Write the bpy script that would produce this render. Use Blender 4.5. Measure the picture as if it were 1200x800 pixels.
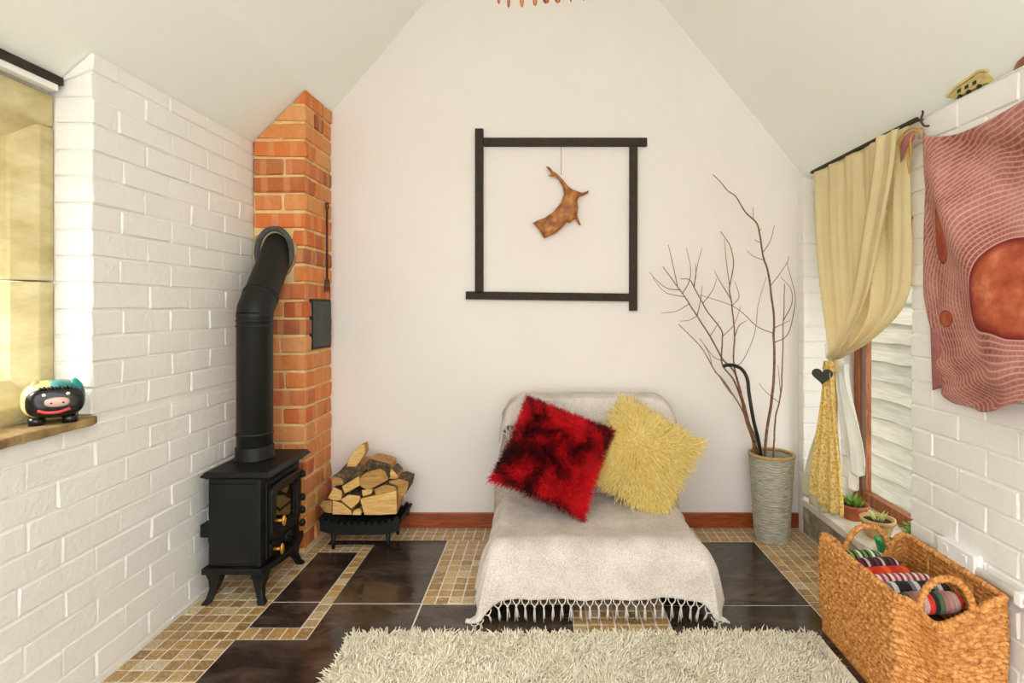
import bpy, bmesh, math, random
import numpy as np
from mathutils import Vector, Matrix, Euler, noise
random.seed(7); rng = np.random.default_rng(7)
for o in list(bpy.data.objects): bpy.data.objects.remove(o)
scene = bpy.context.scene
C = scene.collection
PI = math.pi

# ------------------------------------------------------------------ camera, sky, exposure
CAMZ, F, VX, VY = 1.117, 630.0, 639.0, 360.0     # eye height (m), focal length / vanishing point in the 1200x800 frame
cam_d = bpy.data.cameras.new('camera'); cam = bpy.data.objects.new('camera', cam_d); C.objects.link(cam)
cam.location = (0, 0, CAMZ); cam.rotation_euler = (PI/2, 0, 0)
cam_d.sensor_width = 36; cam_d.lens = F/1200*36
cam_d.shift_x = (600-VX)/1200; cam_d.shift_y = (VY-400)/1200
cam_d.clip_start = 0.02
scene.camera = cam
world = bpy.data.worlds.new('overcast_sky'); scene.world = world; world.use_nodes = True
bgn = world.node_tree.nodes['Background']
bgn.inputs[0].default_value = (0.985, 1.0, 1.015, 1); bgn.inputs[1].default_value = 1.9
sun_d = bpy.data.lights.new('sun', 'SUN'); sun = bpy.data.objects.new('sun', sun_d); C.objects.link(sun)
sun_d.energy = 2.2; sun_d.angle = math.radians(25); sun_d.color = (1.0, .97, .92)
sun.rotation_euler = Vector((.62, .42, -.66)).to_track_quat('-Z', 'Y').to_euler(); sun.location = (-4, -3, 5)
vs = scene.view_settings
vs.view_transform = 'Standard'; vs.look = 'None'; vs.gamma = 1; vs.use_curve_mapping = False
vs.exposure = 0.97

# ------------------------------------------------------------------ helpers
def lin(c):
    if isinstance(c, str):
        c = c.lstrip('#'); c = [int(c[i:i+2], 16)/255 for i in (0, 2, 4)]
    return tuple((v/12.92 if v <= .04045 else ((v+.055)/1.055)**2.4) for v in c) + (1,)

def W(px, py, d):
    """a point seen at a picture position, at depth d, in metres"""
    return Vector(((px-VX)/F*d, d, CAMZ-(py-VY)/F*d))

class NT:
    def __init__(s, name):
        s.m = bpy.data.materials.new(name); s.m.use_nodes = True
        s.t = s.m.node_tree; s.n = s.t.nodes; s.b = s.n['Principled BSDF']
    def new(s, kind, **kw):
        n = s.n.new(kind)
        for k, v in kw.items():
            if k in n.inputs: n.inputs[k].default_value = v
            else: setattr(n, k, v)
        return n
    def link(s, a, b): s.t.links.new(a, b)
    def coord(s, kind='Object', scale=(1, 1, 1)):
        tc = s.new('ShaderNodeTexCoord'); mp = s.new('ShaderNodeMapping')
        mp.inputs['Scale'].default_value = scale
        s.link(tc.outputs[kind], mp.inputs[0]); return mp.outputs[0]
    def ramp(s, fac, stops, interp='LINEAR'):
        r = s.new('ShaderNodeValToRGB'); r.color_ramp.interpolation = interp
        e = r.color_ramp.elements
        while len(e) < len(stops): e.new(.5)
        for el, (p, c) in zip(e, stops): el.position = p; el.color = lin(c)
        s.link(fac, r.inputs[0]); return r.outputs[0]
    def noise(s, vec, scale=10, detail=4, rough=.55, dist=0):
        n = s.new('ShaderNodeTexNoise', Scale=scale, Detail=detail, Roughness=rough, Distortion=dist)
        s.link(vec, n.inputs['Vector']); return n.outputs['Fac']
    def mix(s, fac, a, b, mode='MIX'):
        n = s.new('ShaderNodeMix'); n.data_type = 'RGBA'; n.blend_type = mode
        for sock, v in ((n.inputs[0], fac), (n.inputs[6], a), (n.inputs[7], b)):
            if hasattr(v, 'links'): s.link(v, sock)
            else: sock.default_value = v
        return n.outputs[2]
    def math(s, op, a, b=0.0):
        n = s.new('ShaderNodeMath'); n.operation = op
        for sock, v in ((n.inputs[0], a), (n.inputs[1], b)):
            if hasattr(v, 'links'): s.link(v, sock)
            else: sock.default_value = v
        return n.outputs[0]
    def bump(s, h, strength=.3, dist=.004):
        n = s.new('ShaderNodeBump', Strength=strength, Distance=dist)
        s.link(h, n.inputs['Height']); s.link(n.outputs[0], s.b.inputs['Normal'])
    def col(s, c):
        if hasattr(c, 'links'): s.link(c, s.b.inputs['Base Color'])
        else: s.b.inputs['Base Color'].default_value = c
    def rand(s): return s.new('ShaderNodeObjectInfo').outputs['Random']
    def set(s, **kw):
        for k, v in kw.items(): s.b.inputs[k.replace('_', ' ')].default_value = v
        return s

def mat(name, stops, scale=12, rough=.6, bump=.2, bscale=None, bdist=.003, vary=0, metal=0, spec=.5, stretch=(1, 1, 1), detail=5, translucent=0, sheen=0):
    """noise-mottled procedural material; stops = colours from low to high noise; vary = per-object value change"""
    t = NT(name); v = t.coord('Object', stretch)
    if vary:
        ra = t.rand(); add = t.new('ShaderNodeVectorMath'); add.operation = 'ADD'
        cb = t.new('ShaderNodeCombineXYZ'); m = t.math('MULTIPLY', ra, 37.0)
        for i in range(3): t.link(m, cb.inputs[i])
        t.link(v, add.inputs[0]); t.link(cb.outputs[0], add.inputs[1]); v = add.outputs[0]
    f = t.noise(v, scale, detail)
    k = len(stops)
    c = t.ramp(f, [(.3+.4*i/(max(1, k-1)), s) for i, s in enumerate(stops)])
    if vary:
        hs = t.new('ShaderNodeHueSaturation'); t.link(c, hs.inputs['Color'])
        mr = t.new('ShaderNodeMapRange'); t.link(ra, mr.inputs[0])
        mr.inputs[3].default_value = 1-vary; mr.inputs[4].default_value = 1+vary
        t.link(mr.outputs[0], hs.inputs['Value']); c = hs.outputs[0]
    t.col(c); t.set(Roughness=rough, Metallic=metal)
    t.b.inputs['Specular IOR Level'].default_value = spec
    if sheen: t.b.inputs['Sheen Weight'].default_value = sheen
    if bump: t.bump(t.noise(v, bscale or scale*4, 4), bump, bdist)
    if translucent:
        tr = t.new('ShaderNodeBsdfTranslucent'); t.link(c, tr.inputs[0])
        mx = t.new('ShaderNodeMixShader'); mx.inputs[0].default_value = translucent
        t.link(t.b.outputs[0], mx.inputs[1]); t.link(tr.outputs[0], mx.inputs[2])
        t.link(mx.outputs[0], t.n['Material Output'].inputs[0])
    return t.m

class B:
    """collects shapes into one mesh"""
    def __init__(s): s.v = []; s.f = []; s.mi = []; s.cur = 0
    def add(s, vs, fs):
        o = len(s.v); s.v += [tuple(p) for p in vs]
        for f in fs: s.f.append(tuple(i+o for i in f)); s.mi.append(s.cur)
        return s
    def box(s, x0, x1, y0, y1, z0, z1):
        return s.add([(x, y, z) for z in (z0, z1) for y in (y0, y1) for x in (x0, x1)],
                     [(0, 2, 3, 1), (4, 5, 7, 6), (0, 1, 5, 4), (2, 6, 7, 3), (0, 4, 6, 2), (1, 3, 7, 5)])
    def prism(s, poly, axis, lo, hi):
        """poly: 2-D points in the two other axes (in x,y,z order)"""
        a = 'xyz'.index(axis); n = len(poly)
        def P(p, h): q = list(p); q.insert(a, h); return q
        vs = [P(p, lo) for p in poly]+[P(p, hi) for p in poly]
        fs = [tuple(range(n))[::-1], tuple(range(n, 2*n))]+[(i, (i+1) % n, n+(i+1) % n, n+i) for i in range(n)]
        return s.add(vs, fs)
    def tube(s, pts, r, sides=8, caps=True, closed=False):
        pts = [Vector(p) for p in pts]; n = len(pts)
        rs = r if isinstance(r, (list, tuple)) else [r]*n
        ref = None; vs = []
        for i, p in enumerate(pts):
            if closed: t = pts[(i+1) % n]-pts[i-1]
            else: t = pts[min(i+1, n-1)]-pts[max(i-1, 0)]
            t.normalize()
            if ref is None: ref = t.orthogonal().normalized()
            ref = (ref-t*ref.dot(t)).normalized(); b = t.cross(ref)
            for k in range(sides):
                a = 2*PI*k/sides; vs.append(p+(ref*math.cos(a)+b*math.sin(a))*rs[i])
        fs = []
        for i in range(n if closed else n-1):
            j = (i+1) % n
            for k in range(sides):
                l = (k+1) % sides; fs.append((i*sides+k, i*sides+l, j*sides+l, j*sides+k))
        if caps and not closed:
            fs.append(tuple(range(sides))[::-1]); fs.append(tuple(range((n-1)*sides, n*sides)))
        return s.add(vs, fs)
    def lathe(s, prof, c=(0, 0, 0), segs=24, M=None):
        vs = []; fs = []; n = len(prof)
        for k in range(segs):
            a = 2*PI*k/segs
            for r, z in prof: vs.append(Vector((r*math.cos(a), r*math.sin(a), z)))
        if M is not None: vs = [M @ p for p in vs]
        vs = [p+Vector(c) for p in vs]
        for k in range(segs):
            l = (k+1) % segs
            for i in range(n-1): fs.append((k*n+i, l*n+i, l*n+i+1, k*n+i+1))
        return s.add(vs, fs)
    def sphere(s, c, r, segs=12, rings=8, M=None):
        r = r if isinstance(r, (tuple, list)) else (r, r, r)
        vs = []; fs = []
        for i in range(rings+1):
            t = PI*i/rings
            for k in range(segs):
                a = 2*PI*k/segs
                p = Vector((r[0]*math.sin(t)*math.cos(a), r[1]*math.sin(t)*math.sin(a), r[2]*math.cos(t)))
                if M is not None: p = M @ p
                vs.append(p+Vector(c))
        for i in range(rings):
            for k in range(segs):
                l = (k+1) % segs; fs.append((i*segs+k, (i+1)*segs+k, (i+1)*segs+l, i*segs+l))
        return s.add(vs, fs)
    def grid(s, fn, nu, nv, wrapu=False):
        vs = [fn(i/(nu if wrapu else nu-1), j/(nv-1)) for j in range(nv) for i in range(nu)]
        fs = []
        for j in range(nv-1):
            for i in range(nu if wrapu else nu-1):
                k = (i+1) % nu; fs.append((j*nu+i, j*nu+k, (j+1)*nu+k, (j+1)*nu+i))
        return s.add(vs, fs)
    def mesh(s, name, off=None):
        me = bpy.data.meshes.new(name)
        vs = s.v if off is None else [(p[0]-off[0], p[1]-off[1], p[2]-off[2]) for p in s.v]
        me.from_pydata(vs, [], s.f); me.polygons.foreach_set('material_index', s.mi); me.update()
        return me
    def obj(s, name, mats, parent=None, smooth=False, bevel=0, solid=0, subd=0, angle=40, seg=2, local=False):
        off = None
        if parent is not None and not local:
            q = parent; off = Vector((0, 0, 0))
            while q is not None: off += q.location; q = q.parent
        me = s.mesh(name, off)
        bm = bmesh.new(); bm.from_mesh(me); bmesh.ops.remove_doubles(bm, verts=bm.verts, dist=1e-6)
        bmesh.ops.recalc_face_normals(bm, faces=bm.faces); bm.to_mesh(me); bm.free()
        return link(name, me, mats, parent, smooth, bevel, solid, subd, angle, seg)

def link(name, me, mats, parent=None, smooth=False, bevel=0, solid=0, subd=0, angle=40, seg=2):
    for m in (mats if isinstance(mats, (list, tuple)) else [mats]):
        if m.name not in me.materials: me.materials.append(m)
    o = bpy.data.objects.new(name, me); C.objects.link(o)
    if parent is not None: o.parent = parent
    if smooth: me.polygons.foreach_set('use_smooth', [True]*len(me.polygons))
    if solid: m = o.modifiers.new('solid', 'SOLIDIFY'); m.thickness = solid; m.offset = 0
    if bevel:
        m = o.modifiers.new('bevel', 'BEVEL'); m.width = bevel; m.segments = seg; m.limit_method = 'ANGLE'; m.angle_limit = math.radians(angle)
    if subd: m = o.modifiers.new('subd', 'SUBSURF'); m.levels = subd; m.render_levels = subd
    return o

def tag(o, label, cat, group=None, kind=None):
    o['label'] = label; o['category'] = cat
    if group: o['group'] = group
    if kind: o['kind'] = kind
    return o
def thing(name, loc, label, cat, group=None, rot=(0, 0, 0), kind=None):
    o = bpy.data.objects.new(name, None); C.objects.link(o); o.location = loc; o.rotation_euler = rot
    o.empty_display_size = .05
    return tag(o, label, cat, group, kind)
def spline(pts, n):
    """Catmull-Rom through points"""
    P = [Vector(p) for p in pts]; P = [P[0]*2-P[1]]+P+[P[-1]*2-P[-2]]; out = []
    m = len(P)-3
    for k in range(n+1):
        t = k/n*m; i = min(int(t), m-1); t -= i
        a, b, c, d = P[i:i+4]
        out.append(.5*((2*b)+(c-a)*t+(2*a-5*b+4*c-d)*t*t+(3*b-a-3*c+d)*t**3))
    return out
def lerp(a, b, t): return a+(b-a)*t
def sstep(a, b, x):
    t = min(1, max(0, (x-a)/(b-a))); return t*t*(3-2*t)

def strands(name, roots, dirs, length, width, mats, parent, segs=2, droop=.0, curl=.3, seed=1):
    """tapered three-sided yarns, one joined mesh"""
    r = np.random.default_rng(seed); N = len(roots); S = 3
    d = dirs/np.linalg.norm(dirs, axis=1, keepdims=True)
    a = r.normal(size=(N, 3)); a -= (a*d).sum(1, keepdims=True)*d; a /= np.linalg.norm(a, axis=1, keepdims=True)
    b = np.cross(d, a); L = length*r.uniform(.65, 1.15, (N, 1)); bend = r.uniform(-1, 1, (N, 1))*curl
    rings = []
    for j in range(segs+1):
        t = j/segs; c = roots+d*L*t+a*bend*L*t*t; c = c-np.array([0, 0, 1.0])*droop*L*t*t
        w = width*(1-.75*t**2)
        for k in range(S):
            an = 2*PI*k/S; rings.append(c+(a*math.cos(an)+b*math.sin(an))*w/2)
    V = np.stack(rings, 1).reshape(-1, 3); per = S*(segs+1)
    fs = []
    for j in range(segs):
        for k in range(S):
            l = (k+1) % S; fs.append((j*S+k, j*S+l, (j+1)*S+l, (j+1)*S+k))
    q = (np.array(fs)[None]+(np.arange(N)*per)[:, None, None]).reshape(-1)
    me = bpy.data.meshes.new(name); me.vertices.add(len(V)); me.vertices.foreach_set('co', V.astype(np.float32).ravel())
    nf = len(q)//4; me.loops.add(len(q)); me.loops.foreach_set('vertex_index', q.astype(np.int32))
    me.polygons.add(nf); me.polygons.foreach_set('loop_start', np.arange(nf, dtype=np.int32)*4)
    me.polygons.foreach_set('loop_total', np.full(nf, 4, np.int32)); me.update(); me.validate()
    return link(name, me, mats, parent, True)

# ------------------------------------------------------------------ materials
def painted_brick_mat():
    t = NT('white_painted_brick'); v = t.coord('Object'); g = t.new('ShaderNodeNewGeometry').outputs['Position']
    c = t.ramp(t.noise(g, 3, 4), [(.3, '#eeeae2'), (.7, '#f2eee7')])
    t.col(c); t.set(Roughness=.5)
    n1 = t.noise(g, 45, 5); n2 = t.noise(g, 260, 2)
    t.bump(t.math('ADD', n1, t.math('MULTIPLY', n2, .25)), .5, .008)
    return t.m
def red_brick_mat():
    t = NT('red_brick'); v = t.coord('Object'); ra = t.rand()
    base = t.ramp(ra, [(0, '#c8602c'), (.2, '#d97b3a'), (.35, '#dc9250'), (.5, '#bb522a'), (.65, '#dfa062'), (.8, '#cc6c32'), (.9, '#a65c3a'), (1, '#d98c50')])
    # kiln-mark bands across the brick's length
    sep = t.new('ShaderNodeSeparateXYZ'); t.link(v, sep.inputs[0])
    xy = t.math('ADD', sep.outputs[0], sep.outputs[1])
    ph = t.math('ADD', t.math('MULTIPLY', xy, 62.0), t.math('MULTIPLY', ra, 40.0))
    sn = t.math('SINE', ph)
    band = t.ramp(sn, [(.45, (0, 0, 0)), (.75, (1, 1, 1))])
    bw = t.new('ShaderNodeRGBToBW'); t.link(band, bw.inputs[0])
    fac = t.math('MULTIPLY', bw.outputs[0], .5)
    c = t.mix(fac, base, lin('#dd9a62'))
    nz = t.noise(v, 55, 6, .7)
    c = t.mix(t.ramp(nz, [(.52, (0, 0, 0)), (.72, (.6, .6, .6))]), c, lin('#7a4024'))
    c = t.mix(t.ramp(t.noise(v, 18, 5), [(.5, (0, 0, 0)), (.8, (.5, .5, .5))]), c, lin('#e0ab78'))
    t.col(c); t.set(Roughness=.85); t.bump(t.noise(v, 130, 5, .7), .6, .004)
    return t.m
def mosaic_mat():
    t = NT('travertine_mosaic'); g = t.new('ShaderNodeNewGeometry').outputs['Position']; ra = t.rand()
    base = t.ramp(ra, [(0, '#86602c'), (.15, '#b78c4a'), (.3, '#957036'), (.45, '#d4ba84'), (.6, '#b07c36'), (.75, '#dccfae'), (.88, '#a07c48'), (1, '#7c5c32')])
    # joined rear tiles take their tone from where they lie
    cell = t.new('ShaderNodeTexVoronoi', Scale=20.4); t.link(g, cell.inputs['Vector'])
    base = t.mix(.2, base, t.ramp(cell.outputs['Color'], [(0, '#9a6a3a'), (.5, '#c8a06a'), (1, '#d8c39c')]))
    c = t.mix(t.ramp(t.noise(g, 95, 4, .6), [(.50, (0, 0, 0)), (.60, (.7, .7, .7))]), base, lin('#d6c49c'))
    c = t.mix(t.ramp(t.noise(g, 130, 4, .6), [(.5, (0, 0, 0)), (.6, (.75, .75, .75))]), c, lin('#7a5426'))
    t.col(c); t.set(Roughness=.32); t.bump(t.noise(g, 160, 4), .3, .001)
    return t.m
def slate_mat():
    t = NT('dark_slate_tile'); g = t.new('ShaderNodeNewGeometry').outputs['Position']
    mp = t.new('ShaderNodeMapping'); mp.inputs['Scale'].default_value = (1, 2.2, 1); t.link(g, mp.inputs[0])
    n = t.noise(mp.outputs[0], 4.5, 7, .65, .6)
    c = t.ramp(n, [(.35, '#2a211c'), (.5, '#40342c'), (.62, '#55453a'), (.75, '#6a5a4d')])
    c = t.mix(t.ramp(t.noise(g, 30, 7, .75), [(.64, (0, 0, 0)), (.8, (.4, .4, .4))]), c, lin('#94877a'))
    t.col(c); t.set(Roughness=.32); t.bump(t.noise(g, 25, 6, .7), .15, .003)
    r = t.ramp(n, [(.3, (.25, .25, .25)), (.8, (.5, .5, .5))]); t.link(r, t.b.inputs['Roughness'])
    return t.m
def wood_mat(name, a, b, c3, axis=(1, 12, 12), scale=4, rough=.45, vary=0):
    t = NT(name); v = t.coord('Object', axis)
    if vary:
        ad = t.new('ShaderNodeVectorMath'); ad.operation = 'ADD'; t.link(v, ad.inputs[0]); cb = t.new('ShaderNodeCombineXYZ')
        t.link(t.math('MULTIPLY', t.rand(), 30), cb.inputs[0]); t.link(cb.outputs[0], ad.inputs[1]); v = ad.outputs[0]
    n = t.noise(v, scale, 6, .6, 1.2)
    t.col(t.ramp(n, [(.3, a), (.5, b), (.7, c3)])); t.set(Roughness=rough); t.bump(n, .15, .002)
    return t.m
def linen_mat(name, a, b, weave=900, translucent=0, bump=.5):
    t = NT(name); v = t.coord('Object')
    w = t.new('ShaderNodeTexWave', Scale=weave/6.28, Distortion=1.5, Detail=2); t.link(v, w.inputs['Vector']); w.bands_direction = 'DIAGONAL'
    n = t.noise(v, 220, 4, .7); big = t.noise(v, 9, 3)
    f = t.math('ADD', t.math('MULTIPLY', n, .7), t.math('MULTIPLY', big, .3))
    c = t.ramp(f, [(.38, a), (.6, b)]); t.col(c); t.set(Roughness=.95); t.b.inputs['Specular IOR Level'].default_value = .15
    t.bump(t.math('ADD', n, t.math('MULTIPLY', w.outputs['Fac'], .4)), bump, .002)
    if translucent:
        tr = t.new('ShaderNodeBsdfTranslucent'); t.link(c, tr.inputs[0]); mx = t.new('ShaderNodeMixShader'); mx.inputs[0].default_value = translucent
        t.link(t.b.outputs[0], mx.inputs[1]); t.link(tr.outputs[0], mx.inputs[2]); t.link(mx.outputs[0], t.n['Material Output'].inputs[0])
    return t.m
def pane_mat():
    t = NT('window_glass'); t.n.remove(t.b)
    tr = t.new('ShaderNodeBsdfTransparent'); gl = t.new('ShaderNodeBsdfGlossy', Roughness=.02); lw = t.new('ShaderNodeLayerWeight', Blend=.3)
    tr.inputs[0].default_value = (.96, .97, .96, 1)
    mx = t.new('ShaderNodeMixShader'); t.link(t.math('MULTIPLY', lw.outputs['Fresnel'], .35) if 0 else t.math('MULTIPLY', t.math('POWER', lw.outputs['Facing'], 4.0), .4), mx.inputs[0]); t.link(tr.outputs[0], mx.inputs[1]); t.link(gl.outputs[0], mx.inputs[2])
    t.link(mx.outputs[0], t.n['Material Output'].inputs[0]); return t.m

M_white = painted_brick_mat(); M_brick = red_brick_mat(); M_mosaic = mosaic_mat(); M_slate = slate_mat(); M_pane = pane_mat()
M_plaster = mat('cream_plaster', ['#e5dcd2', '#e9e1d8'], 2, .8, .12, 120, .002)
M_ceil = mat('ceiling_plaster', ['#f4f6ec', '#f7f9f1'], 2, .85, .1, 80, .002)
M_mortar = mat('pale_mortar', ['#dcb67a', '#ecd098'], 30, .95, .6, 150, .003)
M_grout = mat('grey_grout', ['#ded6c6', '#eae3d5'], 60, .9, .2)
M_stone = mat('yellow_limestone', ['#b5a472', '#c9b988', '#d8cb9f'], 9, .9, .5, 60, .004, stretch=(1, 1, 2))
M_sill = mat('worn_brown_sill', ['#6e5530', '#937549', '#b89c6b'], 14, .8, .4, 70, .003)
M_base = wood_mat('red_brown_skirting', '#6b2a12', '#93421c', '#ad5c2a', (1.2, 10, 14), 5, .35)
M_iron = mat('black_cast_iron', ['#0a0a09', '#11110f', '#1b1a16'], 10, .5, .25, 120, .001, spec=.3)
M_flue = mat('matt_black_steel', ['#0e0d0b', '#15130f'], 6, .45, .05, 60, .001, spec=.35)
M_brass = mat('brass', ['#b67a22', '#d59b3c'], 20, .3, 0, metal=.6)
M_rope = mat('rope_gasket', ['#111110', '#6e6c66'], 260, .9, .8, 300, .003)
M_cement = mat('stained_cement', ['#8d8557', '#a39a72', '#b9af8b'], 16, .95, .6, 80, .005)
M_darkwood = wood_mat('dark_frame_wood', '#241b10', '#2f2415', '#3a2d1c', (6, 6, 6), 5, .8)

def ceil_z(x):
    pts = [(-2.2, .98), (-1.7, 1.51), (-1.412, 1.80), (-1.33, 1.872), (-1.08, 2.118), (-.6, 2.69), (-.02, 3.39), (.57, 2.69), (1.309, 1.795), (1.36, 1.735), (1.8, 1.22), (2.2, .78)]
    for (a, b), (c, d) in zip(pts, pts[1:]):
        if a <= x <= c: return lerp(b, d, (x-a)/(c-a))
    return 1.0
CEIL = [(-1.75, ceil_z(-1.75)), (-1.412, 1.80), (-1.33, 1.872), (-1.08, 2.118), (-.84, 2.40), (-.6, 2.69), (-.02, 3.39), (.57, 2.69), (1.309, 1.795), (1.36, 1.735), (1.75, ceil_z(1.75))]
XL, XR, YB, YF = -1.33, 1.285, 2.739, -0.6

# ------------------------------------------------------------------ room shell
b = B(); n = len(CEIL)
for (x0, z0), (x1, z1) in zip(CEIL, CEIL[1:]):
    b.prism([(x0, z0), (x1, z1), (x1, z1+.04), (x0, z0+.04)], 'y', YF, YB+.25)
tag(b.obj('ceiling', M_ceil), 'white plastered pitched ceiling rising to a ridge', 'ceiling', kind='structure')
b = B(); prof = [(p[0], p[1]+.002) for p in CEIL]
prof = [(-1.625, ceil_z(-1.625)+.002)]+prof[1:-1]+[(1.625, ceil_z(1.625)+.002)]
b.prism([(-1.625, -.05)]+prof+[(1.625, -.05)], 'y', YB, YB+.2)
tag(b.obj('wall_back', M_plaster), 'plain cream plastered gable wall behind the chair', 'wall', kind='structure')
b = B().box(-1.087, XR, YB-.016, YB, 0, .074)
tag(b.obj('baseboard_back', M_base, bevel=.003), 'red-brown wooden skirting board along the gable wall', 'skirting board', kind='structure')

# bricks ------------------------------------------------------------
_bc = {}
def brick_mesh(L, H, D, mname, m, bev=.006, jit=.0015, rough=True):
    var = random.randrange(5); key = (round(L, 3), round(H, 3), round(D, 3), mname, var)
    if key in _bc: return _bc[key]
    bm = bmesh.new(); bmesh.ops.create_cube(bm, size=1)
    for v in bm.verts: v.co = Vector((v.co.x*D, v.co.y*L, v.co.z*H))
    bmesh.ops.bevel(bm, geom=bm.edges[:], offset=bev, segments=1, affect='EDGES', profile=.6)
    for v in bm.verts: v.co += Vector([random.uniform(-jit, jit) for _ in range(3)])
    me = bpy.data.meshes.new('brick'); bm.to_mesh(me); bm.free()
    if m.name not in me.materials: me.materials.append(m)
    _bc[key] = me; return me
def put_brick(parent, x0, x1, y0, y1, z0, z1, m, bev=.006, jit=.0015, clampceil=False):
    me = brick_mesh(y1-y0, z1-z0, x1-x0, m.name, m, bev, jit)
    if clampceil:
        me = me.copy(); cx, cz = (x0+x1)/2, (z0+z1)/2
        if parent.name.startswith('chimney'):
            bm = bmesh.new(); bm.from_mesh(me)
            res = bmesh.ops.bisect_plane(bm, geom=bm.verts[:]+bm.edges[:]+bm.faces[:], plane_co=(-1.33-cx, 0, 1.866-cz), plane_no=(-.984, 0, 1), clear_outer=True)
            ed = [g for g in res['geom_cut'] if isinstance(g, bmesh.types.BMEdge)]
            if ed: bmesh.ops.edgenet_fill(bm, edges=ed)
            nv_b = len(bm.verts); bm.to_mesh(me); bm.free()
            if nv_b < 4: return None
        else:
            for v in me.vertices: v.co.z = min(v.co.z, ceil_z(v.co.x+cx)-.004-cz)
    o = bpy.data.objects.new('brick', me); C.objects.link(o); o.parent = parent
    o.location = Vector(((x0+x1)/2, (y0+y1)/2, (z0+z1)/2))-parent.location
    return o

# left wall: core recessed behind the bricks; window opening from y=.45 to 1.578
YW1 = 1.578; CO = .078
b = B(); xf = XL-.0045
def left_prof(z1=None):
    if z1: return [(xf, -.05), (xf, z1), (-1.62, z1), (-1.62, -.05)]
    return [(xf, -.05), (xf, ceil_z(xf)-.002), (-1.412, 1.798), (-1.62, ceil_z(-1.62)-.002), (-1.62, -.05)]
b.prism(left_prof(), 'y', YW1+.006, YB); b.prism(left_prof(.775), 'y', .45, YW1+.006); b.prism(left_prof(), 'y', YF, .45)
wl = tag(b.obj('wall_left', M_white), 'white painted brick wall behind the black stove', 'wall', kind='structure')
r = 0; z = .018-CO
while z < 1.9:
    zc, zt = max(z+.0028, .001), min(z+CO-.0028, 1.866)
    low = zt < .80; y_end = .75 if low else YW1
    if low: zt = min(zt, .774)
    if zt-zc > .012:
        y = 2.452; k = 0; cuts = [y]
        y -= (.2165 if r % 2 else .108)
        y = y if low else YW1+(2.452-YW1) % .2165 if False else y
        if low:
            while y > y_end: cuts.append(y+random.uniform(-.014, .014)); y -= .2165
            cuts.append(y_end)
        else:
            yy_ = [YW1]; q_ = YW1+(.2165 if r % 2 else .108)
            while q_ < 2.44: yy_.append(q_+random.uniform(-.012, .012)); q_ += .2165
            cuts = (yy_+[2.452])[::-1]
        for c, a in zip(cuts, cuts[1:]):
            if c-a < .03: continue
            corner = (not low) and a == YW1
            px = random.uniform(-.002, .002)
            put_brick(wl, XL-(.112 if corner else .03), XL+px, a+(0 if corner else .0022), c-.0022, zc+random.uniform(-.001, .001), zt+random.uniform(-.001, .001), M_white, .0036, .0017, zt > 1.8)
    r += 1; z += CO

# right wall: near pier y<=1.89, window opening 1.89..2.676, narrow far jamb
YN, YJ = 1.89, 2.676; xr = XR+.0045
def rprof(top=True):
    return [(xr, -.05), (xr, 1.765), (1.345, 1.75), (1.62, ceil_z(1.62)-.003), (1.62, -.05)]
b = B(); b.prism(rprof(), 'y', YF, YN-.006); b.prism(rprof(), 'y', YJ+.006, YB); b.prism([(xr, -.05), (xr, .12), (1.62, .12), (1.62, -.05)], 'y', YN-.006, YJ+.006)
wr = tag(b.obj('wall_right', M_white), 'white painted brick wall with the low window and hanging textile', 'wall', kind='structure')
r = 0; z = -.035; CR = .0815
while z < 1.77:
    z0, z1 = max(z+.0028, .001), min(z+CR-.0028, 1.768)
    y = YN
    first = .2165 if r % 2 else .108
    k = 0
    while y > .9:
        L = first if k == 0 else .2165
        put_brick(wr, XR+random.uniform(-.0015, .0015), XR+(.06 if k == 0 else .03), y-L+.0028, y-(0 if k == 0 else .0028)+random.uniform(-.003, .003)*(k == 0), z0, z1, M_white, .0042, .0018)
        y -= L; k += 1
    # far jamb: bricks facing the room, back to the window frame
    zt = min(z1, ceil_z(1.56)-.01)
    if zt > z0+.01:
        xs = [XR, XR+(.108 if r % 2 else .2165), 1.535]
        for a, c in zip(xs, xs[1:]):
            put_brick(wr, a+(.004 if a > XR else 0), c-.004, YJ, YB-.004, z0, zt, M_white, .0042, .0018)
    r += 1; z += CR
# ledge coping on the near pier
# floor --------------------------------------------------------------
fl = tag(B().box(-1.62, 1.62, YF, YB+.05, -.06, -.0025).obj('floor', M_grout), 'floor of dark slate tiles set among small travertine mosaic', 'floor', kind='structure')
dark = [[(-1.03, 2.534), (-.805, 2.534), (-.805, 2.034), (-.470, 2.034), (-.470, 2.578), (-1.03, 2.578)],
        [(-1.036, 2.044), (-.855, 2.044), (-.855, 2.453), (-1.036, 2.453)],
        [(-1.036, 1.879), (-.855, 1.879), (-.855, 2.037), (-1.036, 2.037)],
        [(-1.043, 1.43), (-.469, 1.43), (-.469, 2.026), (-.802, 2.026), (-.802, 1.808), (-1.043, 1.808)],
        [(-.463, 1.43), (.098, 1.43), (.098, 2.022), (-.463, 2.022)],
        [(.443, 1.43), (.995, 1.43), (.995, 2.014), (.443, 2.014)],
        [(.443, 2.02), (.995, 2.02), (.995, 2.560), (.443, 2.560)]]
for iy in range(5):
    for ix in range(-2, 2):
        x0 = -1.043+.5095*(ix+2); dark.append([(x0, 1.424-.58*(iy+1)+.006), (x0+.5035, 1.424-.58*(iy+1)+.006), (x0+.5035, 1.424-.58*iy), (x0, 1.424-.58*iy)])
for p in dark:
    b = B().prism([(x, y) for x, y in p], 'z', -.012, 0); b.obj('slate_tile', M_slate, fl, bevel=.0015, seg=1)
tiles = []
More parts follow.
